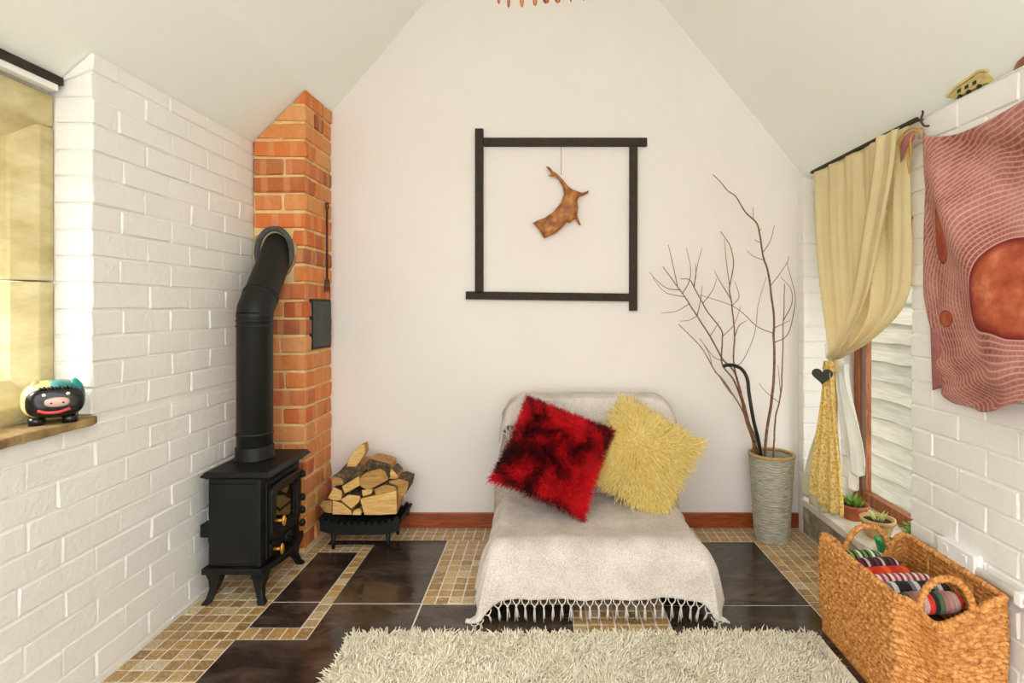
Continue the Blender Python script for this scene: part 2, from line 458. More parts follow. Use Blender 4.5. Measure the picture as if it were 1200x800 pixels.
def mos(x0, x1, y0, y1, seen=True):
    nx = max(1, round((x1-x0)/.049)); ny = max(1, round((y1-y0)/.049)); dx = (x1-x0)/nx; dy = (y1-y0)/ny
    for j in range(ny):
        for i in range(nx): tiles.append((x0+dx*(i+.5), y0+dy*(j+.5), dx, dy, seen))
mos(-1.325, -1.045, 1.30, 1.808); mos(-1.325, -1.038, 1.808, 2.44); mos(-1.087, -1.034, 2.44, 2.578)
mos(-1.034, -.804, 2.457, 2.531); mos(-.853, -.804, 1.879, 2.457); mos(-1.038, -.804, 1.811, 1.877)
mos(-1.085, -.30, 2.580, 2.724); mos(-.30, .45, 2.580, 2.724, False); mos(.45, 1.28, 2.564, 2.724)
mos(-.467, -.17, 2.026, 2.58); mos(-.17, .44, 2.026, 2.58, False); mos(.10, .44, 1.85, 2.022); mos(.10, .44, 1.43, 1.85, False)
mos(.997, 1.28, 1.85, 2.564); mos(.997, 1.28, 1.30, 1.85, False)
mos(-1.325, -1.045, YF, 1.30, False); mos(.997, 1.28, YF, 1.30, False)
tiles.sort(key=lambda t: (not t[4], t[1]))
_tm = {}
def tile_mesh(dx, dy):
    key = (round(dx, 4), round(dy, 4), random.randrange(4))
    if key not in _tm:
        bm = bmesh.new(); bmesh.ops.create_cube(bm, size=1)
        for v in bm.verts: v.co = Vector((v.co.x*(dx-.005), v.co.y*(dy-.005), v.co.z*.010))
        bmesh.ops.bevel(bm, geom=[e for e in bm.edges], offset=.0018, segments=1, affect='EDGES')
        for v in bm.verts: v.co += Vector((random.uniform(-.0008, .0008), random.uniform(-.0008, .0008), 0))
        me = bpy.data.meshes.new('mosaic_tile'); bm.to_mesh(me); bm.free(); me.materials.append(M_mosaic); _tm[key] = me
    return _tm[key]
rest = B()
for i, (x, y, dx, dy, seen) in enumerate(tiles):
    if i < 300:
        o = bpy.data.objects.new('mosaic_tile', tile_mesh(dx, dy)); C.objects.link(o); o.parent = fl; o.location = (x, y, -.0052+random.uniform(-.0004, .0004))
    else:
        hx, hy = dx/2-.0025, dy/2-.0025
        rest.add([(x-hx, y-hy, -.006), (x+hx, y-hy, -.006), (x+hx, y+hy, -.006), (x-hx, y+hy, -.006),
                  (x-hx+.0015, y-hy+.0015, -.0003), (x+hx-.0015, y-hy+.0015, -.0003), (x+hx-.0015, y+hy-.0015, -.0003), (x-hx+.0015, y+hy-.0015, -.0003)],
                 [(4, 5, 6, 7), (0, 1, 5, 4), (1, 2, 6, 5), (2, 3, 7, 6), (3, 0, 4, 7)])
o = rest.obj('mosaic_field', M_mosaic, fl); o['kind'] = 'stuff'

# window_1: stone-framed window in the left wall ----------------------
w1 = thing('window_1', (-1.5, 1.0, .8), 'yellow limestone framed window in the white brick wall', 'window', kind='structure')
def jamb(y0, s):   # s=+1: stone at larger y
    return [(-1.445, y0), (-1.445, y0-s*.045), (-1.497, y0-s*.078), (-1.55, y0-s*.078), (-1.55, y0)]
for zz0, zz1 in ((.80, 1.19), (1.194, 1.642)):
    B().prism(jamb(YW1+.004, 1), 'z', zz0, zz1).obj('stone_jamb', M_stone, w1, bevel=.004)
B().prism(jamb(.45, -1), 'z', .80, 1.642).obj('stone_jamb', M_stone, w1, bevel=.004)
B().prism([(-1.445, 1.647), (-1.445, 1.737), (-1.55, 1.655), (-1.55, 1.60), (-1.50, 1.60)], 'y', .455, YW1+.003).obj('stone_head', M_stone, w1, bevel=.004)
B().prism([(-1.44, .80), (-1.44, .845), (-1.50, .915), (-1.62, .915), (-1.62, .80)], 'y', .455, YW1+.003).obj('stone_bottom_rail', M_stone, w1, bevel=.004)
B().box(-1.512, -1.506, .53, 1.502, .90, 1.61).obj('pane', M_pane, w1)
for yy in (1.02,):
    B().prism([(-1.503, yy-.05), (-1.46, yy), (-1.503, yy+.05)], 'z', .9, 1.60).obj('stone_mullion', M_stone, w1, bevel=.004)
# worn inner sill with wavy front edge
b = B(); pts = [(-1.445, .452)]
ys = np.linspace(.452, YW1-.002, 40)
pts = [(-1.302+.006*math.sin(y*17)+.004*math.sin(y*41)-(.02*sstep(1.53, 1.578, y)), y) for y in ys]
b.prism([(-1.44, .452)]+pts+[(-1.44, YW1-.002)], 'z', .777, .80)
b.obj('inner_sill', M_sill, w1, bevel=.004)
# timber batten with white strip over the left window
tr1 = B().box(-1.432, -1.405, .3, YW1-.01, 1.762, 1.785).obj('trim_1', M_darkwood)
tag(tr1, 'dark timber batten under the ceiling over the stone window', 'batten', kind='structure')
M_wpaint = mat('white_gloss_paint', ['#efece4', '#f4f1ea'], 5, .35, 0)
tr2 = B().box(-1.437, -1.410, .3, YW1-.02, 1.742, 1.7615).obj('trim_2', M_wpaint, bevel=.003)
tag(tr2, 'narrow white strip under the dark timber batten', 'trim', kind='structure')

# window_2: low timber window in the right wall ------------------------
M_oak = wood_mat('orange_brown_timber', '#6e3413', '#9a5526', '#b9733c', (10, 10, 1.2), 5, .45)
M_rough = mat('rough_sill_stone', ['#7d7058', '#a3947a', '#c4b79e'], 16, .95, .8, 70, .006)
w2 = thing('window_2', (1.5, 2.28, .17), 'low timber window with a rough stone sill behind the curtain', 'window', kind='structure')
b = B()
def sf(u, v): return (1.283+.010*noise.noise((u*9, v*3, 1)), lerp(YN+.002, YJ-.002, u), .17*v)
b.grid(sf, 40, 8); b.obj('sill_face', M_rough, w2)
b = B()
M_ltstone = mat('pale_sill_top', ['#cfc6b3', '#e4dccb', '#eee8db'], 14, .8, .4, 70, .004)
ys = np.linspace(YN+.004, YJ-.004, 36)
b.prism([(1.272+.008*noise.noise((y*14, 0, 5)), y) for y in ys]+[(1.62, YJ-.004), (1.62, YN+.004)], 'z', .135, .17); b.obj('sill_top', M_ltstone, w2, bevel=.004)
for y0, y1 in ((YJ-.058, YJ-.002), (YN+.002, YN+.05)):
    B().box(1.535, 1.59, y0, y1, .17, 1.5).obj('stile', M_oak, w2, bevel=.004)
B().box(1.54, 1.585, YN+.05, YJ-.058, .17, .225).obj('bottom_rail', M_oak, w2, bevel=.004)
B().box(1.54, 1.585, YN+.05, YJ-.058, 1.43, 1.5).obj('top_rail', M_oak, w2, bevel=.004)
B().box(1.560, 1.565, YN+.05, YJ-.058, .225, 1.43).obj('pane', M_pane, w2)
B().box(1.535, 1.553, YJ-.072, YJ-.058, .225, 1.43).obj('glazing_bead', mat('dark_brown_bead', ['#5a3a24', '#6e4a30'], 10, .5, 0), w2)  # thin bead in a darker brown than the frame

# outside --------------------------------------------------------------
M_ground = mat('pale_gravel', ['#a09a8c', '#c2bcae'], 8, .95, .5, 60, .01)
tag(B().box(-30, -1.8, -30, 30, -.3, -.2).obj('ground', M_ground), 'pale ground outside the stone window', 'ground', kind='structure')
tag(B().box(1.8, 30, -30, 30, -.3, -.2).obj('ground', M_ground), 'pale ground outside the low window', 'ground', kind='structure')
M_board = mat('bleached_board', ['#7d7766', '#8a8473', '#969080'], 5, .85, .15, 40, .002, vary=.1, stretch=(4, 1, 14))
fe = thing('fence', (2.1, 3.5, -.2), 'bleached lapped board fence outside the low window', 'fence')
for i in range(13):
    z0 = -.16+i*.118; nseg = 60
    b = B(); ph = i*7.3
    low = [(lerp(2.2, 6.2, k/nseg), z0+.012*noise.noise((k*.35, ph, 0))+.004*noise.noise((k*1.4, ph, 3))) for k in range(nseg+1)]
    vs = []
    for y, zz in low: vs += [(2.070, y, zz), (2.100, y, zz), (2.110, y, z0+.15), (2.116, y, z0+.15)]
    fs = []
    for k in range(nseg):
        a, c = k*4, k*4+4
        fs += [(a, c, c+2, a+2), (a+1, a+3, c+3, c+1), (a, a+1, c+1, c), (a+2, c+2, c+3, a+3)]
    fs += [(0, 2, 3, 1), (nseg*4, nseg*4+1, nseg*4+3, nseg*4+2)]
    b.add(vs, fs); b.obj('board', M_board, fe)
for y in (2.4, 3.9, 5.4): B().box(2.118, 2.19, y, y+.07, -.2, 1.45).obj('post', M_board, fe)

# ------------------------------------------------------------------ chimney breast
ch = thing('chimney_breast', (-1.2, 2.6, 0), 'orange-red brick chimney breast in the corner behind the stove', 'chimney')
CX0, CX1, CY0 = XL+.002, -1.087, 2.44
b = B(); e = .009
b.prism([(CX0, 0), (CX1-e, 0), (CX1-e, ceil_z(CX1-e)-.004), (CX0, ceil_z(CX0)-.004)], 'y', CY0+e, YB-.002)
b.obj('mortar_core', M_mortar, ch)
CC = .081; z = .014-CC; r = 0
hole = Vector((-1.226, CY0, 1.361))
def chb(x0, x1, y0, y1, z0, z1):
    if z1-z0 < .012 or x1-x0 < .015: return
    if abs((z0+z1)/2-hole.z) < .105 and x0 < hole.x+.085 and x1 > hole.x-.10 and y0 < CY0+.02:
        if abs((z0+z1)/2-hole.z) > .085 or x1 < hole.x+.06: pass
        x0 = max(x0, hole.x+.083) if x1 > hole.x+.1 else x0
        if x0 < hole.x+.08: return
    j = lambda: random.uniform(-.0025, .0025)
    put_brick(ch, x0+j(), x1+j()*.8, y0+j()*.8, y1+j(), z0, z1, M_brick, .005, .0028, z1 > 1.8)
while z < 2.11:
    z0, z1 = max(z+.0062, .001), z+CC-.0062
    if r % 2:
        chb(CX0+.004, CX1, CY0, CY0+.1, z0, z1)
        if random.random() < .5:
            chb(CX1-.1, CX1, CY0+.111, CY0+.2, z0, z1); chb(CX1-.1, CX1, CY0+.211, YB-.004, z0, z1)
        else:
            chb(CX1-.1, CX1, CY0+.111, YB-.004, z0, z1)
    else:
        xm = -1.2+random.uniform(-.012, .012)
        chb(CX0+.004, xm, CY0, CY0+.1, z0, z1)
        if random.random() < .6:
            chb(xm+.011, CX1, CY0, CY0+.104, z0, z1); chb(CX1-.1, CX1, CY0+.115, CY0+.206, z0, z1); chb(CX1-.1, CX1, CY0+.217, YB-.004, z0, z1)
        else:
            chb(xm+.011, CX1, CY0, CY0+.2, z0, z1); chb(CX1-.1, CX1, CY0+.211, YB-.004, z0, z1)
    r += 1; z += CC
# soot door on the room side
b = B().box(CX1-.01, CX1+.004, 2.497, 2.717, .918, 1.155); b.obj('soot_door_frame', M_iron, ch, bevel=.003)
b = B().box(CX1, CX1+.010, 2.508, 2.706, .93, 1.143); b.obj('soot_door', mat('dull_lead_plate', ['#2b2c28', '#3a3b36', '#45463f'], 9, .6, .2), ch, bevel=.003)
# cement patch round the flue hole
b = B(); pts = []
for k in range(28):
    a = 2*PI*k/28; rr = .105+.018*noise.noise((math.cos(a)*2, math.sin(a)*2, 3))+.02*(max(0, -math.cos(a)))
    x = hole.x+rr*math.cos(a)*.93; zz = hole.z+rr*math.sin(a)
    pts.append((max(x, CX0), zz))
b.prism(pts, 'y', CY0-.003, CY0+.02); b.obj('cement_patch', M_cement, ch, bevel=.003)

# ------------------------------------------------------------------ toasting fork on the chimney
fk = thing('toasting_fork', (CX1, 2.654, 1.19), 'thin dark red iron fork hanging on the chimney side', 'fork')
M_rust = mat('dark_red_iron', ['#3c140e', '#57201a'], 40, .5, .2)
xk = CX1+.010
b = B().tube([(xk, 2.654, 1.26), (xk, 2.654, 1.60)], .0055, 8); b.obj('shaft', M_rust, fk, True)
b = B().tube([(xk, 2.654+.014*math.cos(a), 1.615+.016*math.sin(a)) for a in np.linspace(0, 2*PI, 16, endpoint=False)], .004, 6, closed=True); b.obj('hanging_loop', M_rust, fk, True)
for s in (-1, 0, 1):
    B().tube(spline([(xk, 2.654, 1.262), (xk, 2.654+s*.022, 1.245), (xk, 2.654+s*.026, 1.19)], 8), [.004]*8+[.0015], 6).obj('prong', M_rust, fk, True)
B().tube([(CX1-.004, 2.654, 1.629), (CX1+.02, 2.654, 1.631)], .002, 6).obj('nail', M_iron, fk)

# ------------------------------------------------------------------ stove
SX, SY = -1.168, 2.185
st = thing('wood_stove', (SX, SY, 0), 'black cast iron wood-burning stove on four curved legs', 'stove')
X0, X1, Y0, Y1 = -1.272, -1.072, 2.028, 2.345
b = B().box(X0, X1, Y0, Y1, .138, .472); b.obj('body', M_iron, st, bevel=.006)
# raised border on the near side panel
b = B()
b.box(X0+.008, X1-.012, Y0-.006, Y0+.002, .15, .45); b.obj('side_panel', M_iron, st, bevel=.004)
b = B().box(X1-.014, X1+.002, Y0-.009, Y0+.012, .14, .47); b.obj('corner_strip', M_iron, st, bevel=.004)
# top plate with sloping edge
def plate(z0, z1, o0, o1, xs=X0, xe=X1+.012):
    return ([(xs-o, Y0-o, z0) if 0 else None for o in ()])
b = B()
def frustum(b, x0, x1, y0, y1, z0, g0, z1, g1):
    vs = [(x0-g0, y0-g0, z0), (x1+g0, y0-g0, z0), (x1+g0, y1+g0, z0), (x0-g0, y1+g0, z0), (x0-g1, y0-g1, z1), (x1+g1, y0-g1, z1), (x1+g1, y1+g1, z1), (x0-g1, y1+g1, z1)]
    b.add(vs, [(0, 3, 2, 1), (4, 5, 6, 7), (0, 1, 5, 4), (1, 2, 6, 5), (2, 3, 7, 6), (3, 0, 4, 7)])
frustum(b, X0, X1+.022, Y0, Y1, .470, .006, .481, .020); frustum(b, X0, X1+.022, Y0, Y1, .481, .020, .497, .008)
b.obj('top_plate', M_iron, st, bevel=.002)
b = B()
arc = [(X1+.01+.035*math.sin(PI*t), lerp(Y0-.018, Y1+.018, t)) for t in np.linspace(0, 1, 20)]
b.prism([(X0-.016, Y0-.018)]+arc+[(X0-.016, Y1+.018)], 'z', .115, .138); b.obj('base_plate', M_iron, st, bevel=.004)
# four cabriole legs
for sx in (-1, 1):
    for sy in (-1, 1):
        bx = (X0+.02 if sx < 0 else X1-.02); by = (Y0+.03 if sy < 0 else Y1-.03)
        P = [(bx+sx*.006, by-sy*-.002, .118), (bx+sx*.004, by+sy*.002, .085), (bx+sx*.006, by+sy*.010, .05), (bx+sx*.016, by+sy*.022, .02), (bx+sx*.026, by+sy*.032, .0)]
        b = B(); vs = []; fs = []
        hw = [.030, .022, .015, .012, .015]
        for (x, y, z), h in zip(P, hw):
            vs += [(x-h, y-h, z), (x+h, y-h, z), (x+h, y+h, z), (x-h, y+h, z)]
        for k in range(4):
            for i in range(4): fs.append((k*4+i, k*4+(i+1) % 4, k*4+4+(i+1) % 4, k*4+4+i))
        fs += [(0, 3, 2, 1), (16, 17, 18, 19)]
        b.add(vs, fs); b.obj('leg', M_iron, st, smooth=False, bevel=.004)
# door on the room side
def rrect(y0, y1, z0, z1, r, n=6):
    out = []
    for cy, cz, a0 in ((y1-r, z1-r, 0), (y0+r, z1-r, PI/2), (y0+r, z0+r, PI), (y1-r, z0+r, 1.5*PI)):
        out += [(cy+r*math.cos(a0+PI/2*k/n), cz+r*math.sin(a0+PI/2*k/n)) for k in range(n+1)]
    return out
def ringprism(b, outer, inner, x0, x1):
    n = len(outer); vs = [(x0, *p) for p in outer]+[(x1, *p) for p in outer]+[(x1, *p) for p in inner]+[(x0, *p) for p in inner]; fs = []
    for i in range(n):
        j = (i+1) % n
        for k in range(4): l = (k+1) % 4; fs.append((k*n+i, k*n+j, l*n+j, l*n+i))
    b.add(vs, fs)
b = B().box(X1-.004, X1+.008, 2.055, 2.325, .148, .445); b.obj('front_plate', M_iron, st, bevel=.003)
b = B(); ringprism(b, rrect(2.062, 2.305, .212, .43, .035), rrect(2.098, 2.270, .245, .396, .02), X1+.006, X1+.026)
dr = b.obj('door', M_iron, st, bevel=.005)
b = B(); ringprism(b, rrect(2.096, 2.272, .243, .398, .02), rrect(2.108, 2.260, .255, .386, .015), X1+.004, X1+.018); b.obj('inner_frame', M_iron, dr, bevel=.003)
tg = NT('stove_glass'); vv = tg.coord('Object'); vo = tg.new('ShaderNodeTexVoronoi', Scale=16); tg.link(vv, vo.inputs['Vector'])
tg.col(lin('#1a120b')); tg.set(Roughness=.06); M_sglass = tg.m
b = B().box(X1+.004, X1+.010, 2.10, 2.268, .247, .394); b.obj('glass', M_sglass, dr)
def knob(p, parent):
    x, y, z = p
    b = B().tube([(x, y, z), (x+.028, y, z)], .006, 10); k = b.obj('knob_stem', M_brass, parent, True)
    b = B().sphere((x+.034, y, z), (.008, .011, .021), 14, 10); b.obj('knob', M_brass, k, True)
knob((X1+.026, 2.083, .292), dr)
b = B().box(X1+.006, X1+.016, 2.07, 2.30, .152, .203); ad = b.obj('ash_door', M_iron, st, bevel=.004)
knob((X1+.014, 2.092, .178), ad)
b = B()
b.lathe([(0, 0), (.026, 0), (.026, .008), (.02, .012), (0, .012)], (X1+.014, 2.20, .18), 20, Matrix.Rotation(PI/2, 3, 'Y'))
for k in range(6):
    a = k*PI/3; b.sphere((X1+.026, 2.2+.016*math.cos(a), .18+.016*math.sin(a)), .005, 8, 6)
b.obj('air_wheel', M_iron, ad, True)
for zz in (.40, .30, .245, .19):
    b = B().lathe([(0, -.012), (.011, -.011), (.013, 0), (.011, .011), (0, .012)], (X1+.026, 2.316, zz), 12); b.sphere((X1+.026, 2.316, zz+.013), .007, 8, 6); b.obj('hinge', M_iron, st, True)
B().tube([(X1+.026, 2.316, .175), (X1+.026, 2.316, .42)], .003, 8).obj('hinge_pin', M_brass, st)
B().box(X0-.05, X0-.012, Y0+.03, Y0+.075, .235, .285).obj('air_control', M_iron, st, bevel=.003)
B().box(X0-.014, X0+.002, Y0+.02, Y0+.09, .22, .30).obj('air_control_plate', M_iron, st, bevel=.003)
B().lathe([(.064, .495), (.078, .495), (.078, .503), (.073, .508), (.073, .545), (.069, .55)], (-1.198, 2.218, 0), 32).obj('flue_collar', M_iron, st, True)

# flue pipe: vertical, then a 45 degree bend into the chimney
fp = thing('flue_pipe', (-1.198, 2.218, .52), 'black stovepipe bending into the brick chimney', 'stovepipe')
R = .068; cx, cy = -1.198, 2.218
b = B().lathe([(R-.003, .505), (R, .51), (R, 1.075), (R+.0015, 1.078), (R+.0015, 1.092), (R-.003, 1.095)], (cx, cy, 0), 40); b.obj('straight_pipe', M_flue, fp, True)
for zz in (.60, 1.04, 1.062): B().lathe([(R, -.006), (R+.003, -.003), (R+.003, .003), (R, .006)], (cx, cy, zz), 40).obj('pipe_band', M_flue, fp, True)
A = Vector((cx, cy, 1.085)); Bv = Vector((cx-.003, cy+.03, 1.135)); E = Vector((hole.x, 2.50, 1.425))
dirv = (E-Bv).normalized()
b = B().tube([A, A+Vector((0, .004, .022)), Bv, Bv+dirv*.02], R+.001, 32, caps=False); b.obj('elbow', M_flue, fp, True)
b = B().tube([Bv, Bv+dirv*.15, E], R-.001, 32, caps=False); b.obj('angled_pipe', M_flue, fp, True)
for s in (.028, .045): B().tube([Bv+dirv*(s-.005), Bv+dirv*s, Bv+dirv*(s+.005)], [R, R+.0035, R], 32, caps=False).obj('pipe_band', M_flue, fp, True)
rg = [(hole.x+.078*math.cos(a), CY0-.009, hole.z+.006+.106*math.sin(a)) for a in np.linspace(0, 2*PI, 40, endpoint=False)]
B().tube(rg, .012, 10, closed=True).obj('rope_gasket', M_rope, fp, True)

# ------------------------------------------------------------------ log grate and logs
GX0, GX1, GY0, GY1 = -1.035, -.672, 2.475, 2.66
gr = thing('log_grate', (-.85, 2.57, 0), 'black cast iron fire grate holding split logs', 'grate')
b = B()
nb = 12
for k in range(nb):
    y = None
for k in range(9):
    t = k/8; y = lerp(GY0+.01, GY1-.01, t)
    b = B().tube(spline([(GX0-.012, y, .145), (GX0+.02, y, .095), (GX0+.08, y, .078), (GX1-.08, y, .078), (GX1-.02, y, .095), (GX1+.012, y, .15)], 16), .006, 6); b.obj('bar', M_iron, gr, True)
for y in (GY0, GY1):
    b = B(); pr = []
    nt = 40
    xs = np.linspace(GX0, GX1, 121)
    top = [(x, .118+.03*abs((x-(GX0+GX1)/2)/.18)**3+(.012 if math.sin((x-GX0)*2*PI/.031) > 0 else 0)) for x in xs]
    bot = [(x, .072+.02*abs((x-(GX0+GX1)/2)/.18)**4) for x in xs[::-1]]
    b.prism(top+bot, 'y', y-.007, y+.007); b.obj('toothed_rail', M_iron, gr)
for x in (GX0+.055, GX1-.055):
    for y in (GY0+.012, GY1-.012):
        B().tube([(x, y, .085), (x, y, .03), (x, y, 0)], [.013, .009, .007], 8).obj('leg', M_iron, gr, True)
M_bark = mat('bark', ['#33261a', '#5a4630', '#7d6645'], 45, .95, .9, 90, .008, vary=.15)
M_cut = wood_mat('split_wood', '#c8924e', '#dcae66', '#e8c688', (4, 9, 22), 3, .8, 1)
M_cut2 = wood_mat('aged_split_wood', '#8f6534', '#b58549', '#c79b5e', (4, 9, 22), 3, .85, 1)
def log(poly, y0, y1, label, barkfaces, m=M_cut, endm=None, tilt=(0, 0)):
    """split log: cross-section outline (picture points from the pile photo crop), running back towards the wall"""
    pts = []
    for x, y in poly:
        p = W(360+x/5.714, 500+y/5.714, y0); pts.append(p)
    c = sum(pts, Vector())/len(pts); n = len(pts)
    b = B(); base = [p-c for p in pts]
    vs = [p.copy() for p in base]+[Vector((p.x*.93+tilt[0], p.y+(y1-y0)*.5, p.z*.95+tilt[1]*.5)) for p in base]+[Vector((p.x*.88+tilt[0], p.y+(y1-y0), p.z*.9+tilt[1])) for p in base]
    b.cur = 0; b.add(vs, [tuple(range(n))])
    o0 = 0; b.f.append(tuple(range(2*n, 3*n))[::-1]); b.mi.append(0)
    for k in range(2):
        for i in range(n):
            b.f.append((k*n+i, (k+1)*n+i, (k+1)*n+(i+1) % n, k*n+(i+1) % n)); b.mi.append(1 if i in barkfaces else 2)
    o = b.obj('split_log', [m, M_bark, M_cut2], bevel=.003, seg=1, local=True); o.location = c
    return tag(o, label, 'log', 'split logs in the grate')
log([(350, 485), (470, 455), (596, 430), (600, 585), (480, 592), (380, 590)], 2.482, 2.64, 'wide pale split log resting on the front of the grate', {5}, M_cut)
log([(222, 490), (275, 455), (356, 465), (345, 505), (295, 552)], 2.486, 2.64, 'wedge log with pale cut end below the small slab', {1, 2})
log([(168, 495), (225, 510), (290, 562), (300, 590), (165, 588)], 2.484, 2.63, 'low pale wedge log at the grate end by the chimney', {0})
log([(80, 525), (105, 495), (165, 495), (163, 580), (120, 575)], 2.49, 2.63, 'weathered brown log end nearest the chimney bricks', {0, 1}, M_cut2)
log([(300, 592), (310, 560), (345, 545), (362, 560), (360, 592)], 2.492, 2.63, 'small pale log end between the two lowest wedges', {1})
log([(135, 480), (175, 405), (232, 430), (228, 490), (190, 500)], 2.50, 2.65, 'orange faced wedge log lying under the barked log', {0, 1})
log([(155, 335), (180, 335), (232, 350), (240, 390), (190, 397), (165, 385)], 2.50, 2.67, 'round log with grey cut end leaning towards the chimney', {0, 1, 2, 3, 4, 5}, M_cut2, tilt=(.05, .06))
log([(230, 400), (345, 330), (352, 395), (250, 448)], 2.485, 2.62, 'thin slab of split wood lying across the pile', {0})
log([(185, 330), (262, 245), (380, 250), (392, 290), (340, 340), (240, 370)], 2.54, 2.68, 'bark covered log under the upright split piece', {0, 1, 2, 3, 4, 5}, M_bark)
log([(262, 268), (285, 195), (350, 125), (380, 113), (388, 180), (325, 270)], 2.53, 2.60, 'pointed split log standing on top of the pile', {0, 1, 2})
log([(345, 350), (385, 310), (480, 280), (520, 300), (545, 355), (460, 400), (400, 425), (355, 400)], 2.495, 2.62, 'mossy barked log with pale cut end near the top', {0, 1, 2, 5, 6, 7}, M_cut2)
log([(362, 425), (440, 415), (430, 450), (370, 470)], 2.492, 2.63, 'small pale wedge tucked under the mossy log', {0})
log([(400, 225), (430, 215), (560, 250), (565, 310), (545, 340), (470, 285), (405, 290)], 2.55, 2.67, 'dark barked log on the top of the pile', {0, 1, 5, 6}, M_bark)
log([(545, 350), (560, 280), (600, 320), (608, 350)], 2.545, 2.66, 'short split log beside the dark barked log', {1})
log([(445, 420), (520, 385), (590, 405), (600, 430), (540, 465), (460, 468)], 2.49, 2.64, 'curved bark slab lying on the wide pale log', {0, 1, 2}, M_cut2)
log([(540, 365), (620, 350), (680, 370), (665, 440), (605, 510), (598, 430)], 2.52, 2.66, 'brown split log leaning out at the open end of the grate', {1, 2}, M_cut2)

# ------------------------------------------------------------------ wall art
def WB(px, py, d=YB): return W(px, py, d)
fr = thing('wall_frame', WB(652, 258)+Vector((0, -.01, 0)), 'dark overlapping square timber frame on the gable wall', 'frame')
def bar(x0, y0, x1, y1, w, yoff, th):
    p, q = WB(x0, y0), WB(x1, y1); d = (q-p).normalized(); nn = Vector((-d.z, 0, d.x))*w/2
    b = B(); pr = [(p+nn), (q+nn), (q-nn), (p-nn)]
    b.prism([(v.x, v.z) for v in pr], 'y', YB-th-yoff, YB-.001-yoff); b.obj('timber_bar', M_darkwood, fr, bevel=.002)
bar(562, 152, 562, 344, .041, 0, .024); bar(567.2, 167.5, 757.5, 167.5, .041, 0, .024)
bar(741.8, 172.5, 741.5, 364, .040, 0, .024); bar(546.5, 346, 737, 348.5, .040, 0, .024)
M_antler = mat('brown_antler', ['#6e3812', '#a05c20', '#c88838'], 26, .5, .5, 120, .003)
an = thing('hanging_antler', WB(657, 240), 'flat brown antler hanging on a thread inside the dark frame', 'antler')
poly = [(366, 182), (378, 185), (392, 200), (410, 212), (432, 235), (450, 258), (468, 272), (490, 280), (507, 286), (535, 277), (530, 288), (510, 298), (495, 301), (488, 315), (492, 345), (487, 372), (495, 392), (503, 414), (494, 412), (482, 388), (470, 393), (460, 404), (448, 400), (425, 425), (400, 446), (372, 457), (358, 464), (353, 452), (335, 425), (314, 404), (330, 396), (360, 385), (395, 360), (425, 325), (437, 290), (432, 262), (415, 235), (402, 222), (385, 223), (372, 218), (387, 213), (378, 200)]
pw = [W(530+x/3.3333, 140+y/3.3333, YB-.03) for x, y in poly]
me = bpy.data.meshes.new('antler'); bm = bmesh.new()
f = bm.faces.new([bm.verts.new(p-an.location) for p in pw])
f.normal_update(); bmesh.ops.triangulate(bm, faces=[f], ngon_method='EAR_CLIP')
for _ in range(2): bmesh.ops.subdivide_edges(bm, edges=[e_ for e_ in bm.edges if e_.calc_length() > .012], cuts=1)
bmesh.ops.triangulate(bm, faces=bm.faces[:])
for _ in range(1): bmesh.ops.subdivide_edges(bm, edges=[e_ for e_ in bm.edges if e_.calc_length() > .010], cuts=1)
bmesh.ops.triangulate(bm, faces=bm.faces[:])
def edist(p):
    best = 9
    for i in range(len(pw)):
        a_, c_ = pw[i]-an.location, pw[(i+1) % len(pw)]-an.location; d_ = c_-a_; t_ = max(0, min(1, (p-a_).dot(d_)/d_.length_squared)); best = min(best, (p-a_-d_*t_).length)
    return best
ds_ = {v: edist(v.co) for v in bm.verts}
dup = bmesh.ops.duplicate(bm, geom=bm.verts[:]+bm.edges[:]+bm.faces[:]); vm = dup['vert_map']
for v, d_ in ds_.items():
    h_ = .013*math.sqrt(min(1, d_/.022)) if d_ > 1e-4 else 0
    h_ *= 1+.25*noise.noise(v.co*60)
    vm[v].co.y += h_; v.co.y -= h_
bmesh.ops.remove_doubles(bm, verts=bm.verts, dist=1e-5); bmesh.ops.recalc_face_normals(bm, faces=bm.faces)
bm.to_mesh(me); bm.free(); link('antler', me, M_antler, an, True)
M_thread = mat('grey_thread', ['#55504a', '#6a655e'], 50, .8, 0)
B().tube([W(657.5, 172, YB-.02), W(657.5, 205, YB-.03)], .0012, 5).obj('thread', M_thread, an)

# wooden drop mobile at the top of the picture
D = 1.62; mc = W(634, -40, D)
mb = thing('wooden_mobile', mc, 'ring of small varnished wooden drops hanging from the ridge', 'mobile')
M_drop = wood_mat('varnished_drop', '#5e2c10', '#a2562a', '#cf8140', (9, 9, 4), 6, .25, 1)
B().tube([mc+Vector((.155*math.cos(a), .155*math.sin(a), .0)) for a in np.linspace(0, 2*PI, 48, endpoint=False)], .006, 8, closed=True).obj('hoop', M_drop, mb, True)
for k in range(3):
    a = k*2*PI/3+.3; B().tube([mc+Vector((.155*math.cos(a), .155*math.sin(a), 0)), mc+Vector((0, 0, .25))], .001, 4).obj('cord', M_thread, mb)
B().tube([mc+Vector((0, 0, .25)), (mc.x, mc.y, ceil_z(mc.x)-.002)], .0012, 4).obj('cord', M_thread, mb)
tips = [(584.5, 5, .9), (596, 9.5, .9), (611.5, 9, 1.1), (627, 7.5, 1.2), (640, 4.5, 2.0), (653.5, 4, 1.8), (669, 3, .8), (684, 1, .8)]
